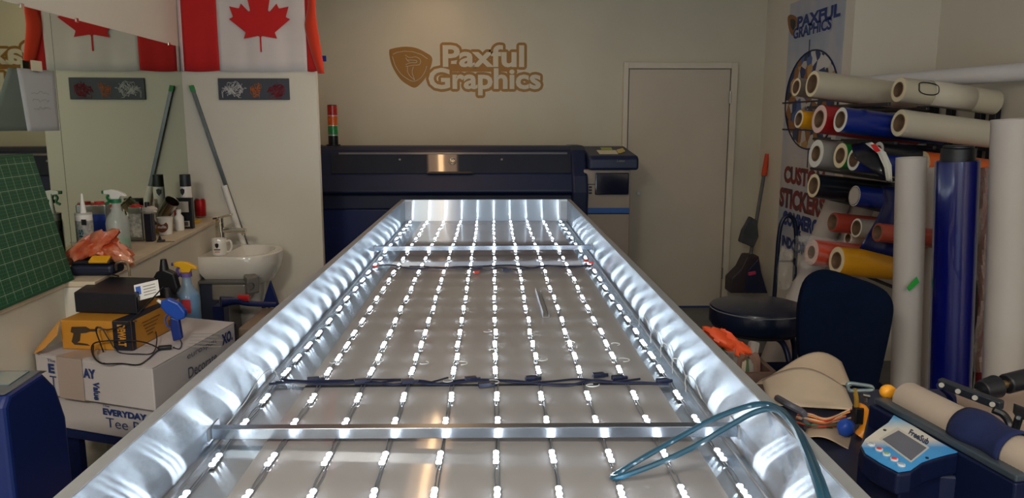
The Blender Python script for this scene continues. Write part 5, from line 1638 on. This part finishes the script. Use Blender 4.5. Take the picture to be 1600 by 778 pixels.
curl(T(1330, 790), T(1400, 800), T(1398, 728), T(1362, 715), lambda u, v: .004, 'white card in front of the controller at the bottom of the photo', M_paper)
# grey curved sleeve
tag(MB().tube(catmull([T(1215, 622, .03), T(1232, 632, .05), T(1255, 646, .03), T(1262, 668, .012)], 6), .010, 8).build('grey_hose', M('grey hose', (84, 84, 96), .5)), 'dark grey hose bent over the brown paper beside the cabinet rim', 'hose')
# wires
wc = [(214, 110, 60), (226, 150, 90), (200, 60, 50), (200, 170, 150), (40, 110, 80), (230, 200, 160), (120, 60, 40), (190, 90, 50)]
wb_ = thing('wire_bundle', 'bundle of orange and pale wires on the table beside the orange clamp', 'wires', T(1280, 662))
for k in range(14):
    rnd = random.Random(k + 50)
    o = rnd.uniform(-10, 10)
    pts = [T(1246 + rnd.uniform(-3, 3), 652 + o * .8, .012 + .002 * (k % 4)), T(1268, 656 + o, .02 + rnd.uniform(0, .015)), T(1292, 660 + o * .7, .018 + rnd.uniform(0, .015)), T(1322 + rnd.uniform(-8, 8), 650 + o * 1.2, .014 + rnd.uniform(0, .02))]
    MB().tube(catmull(pts, 6), .0022, 5).build('wire', M('wire %d' % (k % 8), wc[k % 8], .5), wb_)
MB().ball(T(1322, 668, .03), .022, 1.0, .8, 1.1, n=12, m=8, lump=.1).build('blue_plug', M('blue plug', (36, 80, 180), .4), wb_)
MB().obox(T(1292, 672, .012), (.012, .003, 0), (-.002, .008, 0), (0, 0, .008)).build('green_plug', M('green plug', (60, 110, 80), .5), wb_, bevel=.002)
# orange bar clamp
YK = T(1345, 683).y
t = thing('trigger_clamp', 'orange handled trigger clamp with a grey loop head on the table', 'clamp', T(1345, 683))
k_ = lambda x, y, dy=0: P(x, y, YK + dy)
MB().tube(catmull([k_(1344, 682), k_(1351, 672), k_(1353, 655), k_(1350, 640), k_(1342, 634)], 5), lambda q: .017 - .008 * q, 10).build('orange_handle', M('clamp orange', (232, 146, 30), .4), t)
MB().tube(catmull([k_(1338, 640), k_(1338, 622), k_(1335, 608)], 4), .006, 8).build('bar', M('clamp bar', (190, 150, 60), .4, .5), t)
MB().obox(k_(1340, 648), (.011, 0, 0), (0, .012, 0), (0, 0, .022)).build('jaw_block', M_black, t, bevel=.003)
lp_ = [k_(1326, 599), k_(1345, 601), k_(1361, 604), k_(1362, 609), k_(1345, 610), k_(1328, 610), k_(1325, 604)]
MB().tube(catmull(lp_, 4, True), .005, 8, closed=True).build('loop_head', M('clamp grey', (120, 136, 142), .4, .4), t)
MB().cyl(k_(1347, 617), k_(1358, 619), .006, n=10).cyl(k_(1353, 618), k_(1353, 628), .004, n=8).build('screw', M_steel, t)

# ---- mug press controller
zc_ = ZTB + .15
def K(px, py, z=0.0): return G(px, py, zc_ + z)
face = [(1396.6, 649.6), (1388, 661), (1372, 672), (1352, 687), (1346, 697), (1352, 709), (1376, 724), (1403.6, 738), (1423, 735), (1440, 723), (1457, 717), (1478, 711), (1496, 707), (1462, 688), (1430, 668)]
pc = thing('mug_press', 'dark blue mug press with a light blue control panel and display', 'heat press', T(1440, 730))
fc = [K(x, y) for x, y in face]
cn = sum(fc, Vector()) / len(fc)
M_pn = M('press navy', (8, 18, 50), .4)
big = [cn + (p - cn) * 1.035 for p in fc]
MB().prism([p - V(0, 0, .001) for p in big], (0, 0, -.045)).build('control_housing', M_pn, pc, smooth=False, bevel=.006, seg=3)
mf = M('control face', (70, 150, 205), .35)
nt = mf.node_tree; tc = nt.nodes.new('ShaderNodeTexCoord'); gr = nt.nodes.new('ShaderNodeSeparateXYZ'); cr = nt.nodes.new('ShaderNodeValToRGB')
nt.links.new(tc.outputs['Generated'], gr.inputs[0]); nt.links.new(gr.outputs[1], cr.inputs[0]); nt.links.new(cr.outputs[0], nt.nodes['Principled BSDF'].inputs['Base Color'])
for i, (p_, c_) in enumerate([(0, (60, 150, 215)), (.38, (60, 140, 205)), (.52, (205, 200, 190)), (.72, (205, 202, 194)), (.95, (90, 165, 215))]):
    e = cr.color_ramp.elements[i] if i < 2 else cr.color_ramp.elements.new(p_)
    e.position = p_; e.color = lin(c_)
pnl = MB().prism(fc, (0, 0, .0015)).build('control_face', mf, pc, smooth=False)
fr_ = [(1402, 668), (1452, 700), (1423, 723), (1374, 686)]
MB().prism([K(x, y, .0015) for x, y in fr_], (0, 0, .0015)).build('display_bezel', M_lgrey, pnl, smooth=False)
sc4 = [(1404, 673), (1447.5, 700), (1423.5, 719.5), (1379, 686.5)]
MB().prism([K(x, y, .003) for x, y in sc4], (0, 0, .001)).build('display', M('display grey', (92, 96, 112), .15, coat=.5), pnl, smooth=False)
m = MB()
o = K(1418.5, 679, .0016); xd = K(1449, 696, .0016) - o; yd = K(1423.5, 670.5, .0016) - o
put_text(m, 'FreeSub', o, xd, yd, bold=.03, n=V(0, 0, 1)); m.build('panel_lettering', M('panel ink', (24, 40, 80), .5), pnl, smooth=False)
for (x, y), c_ in zip([(1361, 695), (1373.5, 703), (1385, 710.5), (1397, 718.5), (1408, 727)], [(160, 170, 180), (210, 60, 50), (130, 160, 110), (210, 60, 50), (150, 165, 185)]):
    q = K(x, y, .0015)
    MB().cyl(q, q + V(0, 0, .003), .0075, n=16).build('button_ring', M('button ring', (205, 205, 205), .4), pnl)
    MB().cyl(q + V(0, 0, .003), q + V(0, 0, .0045), .0048, n=14).build('button', M('button %d%d' % (c_[0], c_[2]), c_, .4), pnl)
m = MB()
for x, y in ((1382.5, 672.5), (1448.5, 716)):
    q = K(x, y, .0015); m.cyl(q, q + V(0, 0, .002), .0032, n=10)
m.build('panel_screws', M_black, pnl)
# body under and behind
B1 = [K(1342, 705, -.05), K(1405, 752, -.05), K(1470, 742, -.05), K(1592, 752, -.05), K(1592, 728, -.05), K(1392, 642, -.05), K(1360, 632, -.05)]
MB().prism(B1, (0, 0, -(zc_ - .05 - ZTB) + .0005)).build('base_body', M_pn, pc, smooth=False, bevel=.006, seg=3)
zbr = zc_ + .015
r0, r1 = G(1366, 621, zbr), G(1588, 743, zbr)
dv = (r1 - r0); uxx = dv.normalized(); uyy = V(0, 0, 1).cross(uxx)
if uyy.y < 0: uyy = -uyy
MB().prism([r0 - V(0, 0, 0), r1, r1 + uyy * .035, r0 + uyy * .035], (0, 0, -.014)).build('grey_rail', M('rail grey', (66, 76, 86), .35, .3), pc, smooth=False, bevel=.003)
MB().prism([G(1358, 622, zbr) - V(0, 0, .015), r1 - V(0, 0, .015), r1 + uyy * .04 - V(0, 0, .015), r0 + uyy * .04 - V(0, 0, .015)], (0, 0, -(zbr - .016 - ZTB) + .001)).build('press_body', M_pn, pc, smooth=False, bevel=.004)
# ribbed pale heating element wrap
e0_, e1_ = r0 + uyy * .062 + uxx * .03 + V(0, 0, .005), r1 + uyy * .062 + uxx * .10 + V(0, 0, .005)
m = MB(); nR_ = 110
pts = [e0_.lerp(e1_, k / nR_) for k in range(nR_ + 1)]
m.tube(pts, lambda q: .038 + (.0012 if int(round(q * nR_)) % 2 else 0), 22)
m.build('ribbed_element', M('element cream', (164, 150, 138), .7, noise=.06), pc)
c0_, c1_ = e0_.lerp(e1_, .38), e0_.lerp(e1_, .66)
m = MB()
def saddle(u, v):
    a = -.1 + (PI + .0) * v
    p = c0_.lerp(c1_, u)
    rr = .044 + .004 * math.sin(u * 7)
    return p + (uyy * -math.cos(a) + V(0, 0, 1) * math.sin(a)) * rr + V(0, 0, -.0)
m.sheet(saddle, 10, 16).build('cloth_saddle', M('navy felt', (12, 26, 70), .95, noise=.1, bump=.1, bscale=200), pc, solid=.006)
# yellow knobs
for px, py, lift in ((1387, 612, .05), (1468, 632, .09)):
    q = G(px, py, ZTB + .17)
    MB().ball(q, .016, 1.2, 1, 1.1, n=12, m=8).ball(q + V(.014, .004, .0), .010, n=10, m=6).build('yellow_knob', M('knob yellow', (232, 158, 34), .4), pc)
# upper arm: black bar with screws, knob and handle
b0, b1 = P(1468, 597, 1.86), P(1566, 634, 1.74)
bx_ = (b1 - b0).normalized(); by_ = V(0, 0, 1).cross(bx_).normalized()
pb = thing('press_arm', 'black clamping bar with four screws and a long handle above the mug press', 'press arm', (b0 + b1) / 2)
MB().obox((b0 + b1) / 2, (b1 - b0) / 2, by_ * .013, V(0, 0, .011)).build('bar', M('bar black', (38, 44, 54), .35, .3), pb, smooth=False, bevel=.003)
for k in range(4):
    q = b0.lerp(b1, .08 + .27 * k) - by_ * .013
    if by_.y < 0: q = b0.lerp(b1, .08 + .27 * k) + by_ * .013
    MB().cyl(q + by_ * .002, q - by_ * .004, .0062, n=14).build('screw_head', M_lgrey, pb)
kn = P(1543, 607, 1.85)
hx = V(.92, .25, .10).normalized()
MB().cyl(kn - hx * .02, kn + hx * .03, .024, .030, n=24).build('cone_knob', M_black, pb, bevel=.003)
MB().cyl(kn + hx * .03, kn + hx * .06, .011, n=16).build('brass_shaft', M('brass', (190, 160, 110), .3, .9), pb)
MB().cyl(kn + hx * .058, kn + hx * .24, .026, n=24).build('handle', M_black, pb, bevel=.004)
MB().cyl(kn - hx * .02, P(1520, 612, 1.80), .007, n=10).build('stem', M_chrome, pb)
MB().tube(catmull([P(1552, 640, 1.70), P(1568, 648, 1.69), P(1578, 664, 1.67), P(1580, 684, 1.66), P(1577, 700, 1.62), V(P(1577, 700, 1.62).x, 1.60, .95)], 6), .009, 8).build('support_arm', M_black, pb)
MB().tube(catmull([P(1470, 602, 1.96), P(1486, 618, 2.0), P(1488, 640, 2.0), V(P(1488, 640, 2.0).x, 2.0, .83)], 6), .012, 8).build('support_arm', M_navyd, pb)
b2_, b3_ = P(1585, 640, 1.60), P(1640, 662, 1.45)
tag(MB().obox((b2_ + b3_) / 2, (b3_ - b2_) / 2, V(.005, .012, 0), V(0, 0, .012)).cyl(P(1591, 653, 1.555), P(1591, 653, 1.545), .006, n=12).build('second_clamp_bar', M('bar black', (38, 44, 54), .35, .3), smooth=False, bevel=.002), 'second black clamp bar at the right edge beside the press handle', 'bar')
# pale backing card behind the press
tag(MB().prism([T(1478, 612), T(1600, 606), T(1700, 760), T(1600, 745)], (0, 0, .004)).build('backing_board', M('beige board', (166, 144, 130), .7, noise=.05), smooth=False), 'beige board lying on the table behind the mug press', 'board')
q = P(1600, 770, 1.32)
t = thing('blue_dial', 'round dark blue plug at the bottom right edge', 'dial', q)
MB().cyl(q, q + V(.06, .05, .0), .03, n=28).build('dial_body', M('dial blue', (24, 52, 130), .4), t, bevel=.004)

# ---------------------------------------------------------------- groups for repeated things
GRP = {'vinyl_roll': 'vinyl rolls on the wall rack', 'upright_roll': 'upright rolls standing behind the table', 'leaning_roll': 'white paper rolls leaning on the rack', 'carton': 'white lettered cartons in a stack', 'sticky_note': 'notes on the printer console', 'ceiling_lamp': 'ceiling lamps', 'wall_mirror': 'mirror panes on the left wall', 'orange_bag': 'orange film bags', 'spray_bottle': 'trigger spray bottles', 'metal_tin': 'metal tins on the ledge', 'power_lead': 'black leads by the power tool box', 'paper_sheet': 'paper sheets on the right table', 'plastic_bag': 'clear plastic bags by the rack', 'vinyl_sheet_offcut': 'loose vinyl sheets hanging off the rack'}
for o in list(SC.objects):
    if o.parent is None and o.type in ('MESH', 'EMPTY'):
        b = o.name.split('.')[0]
        if b in GRP: o['group'] = GRP[b]
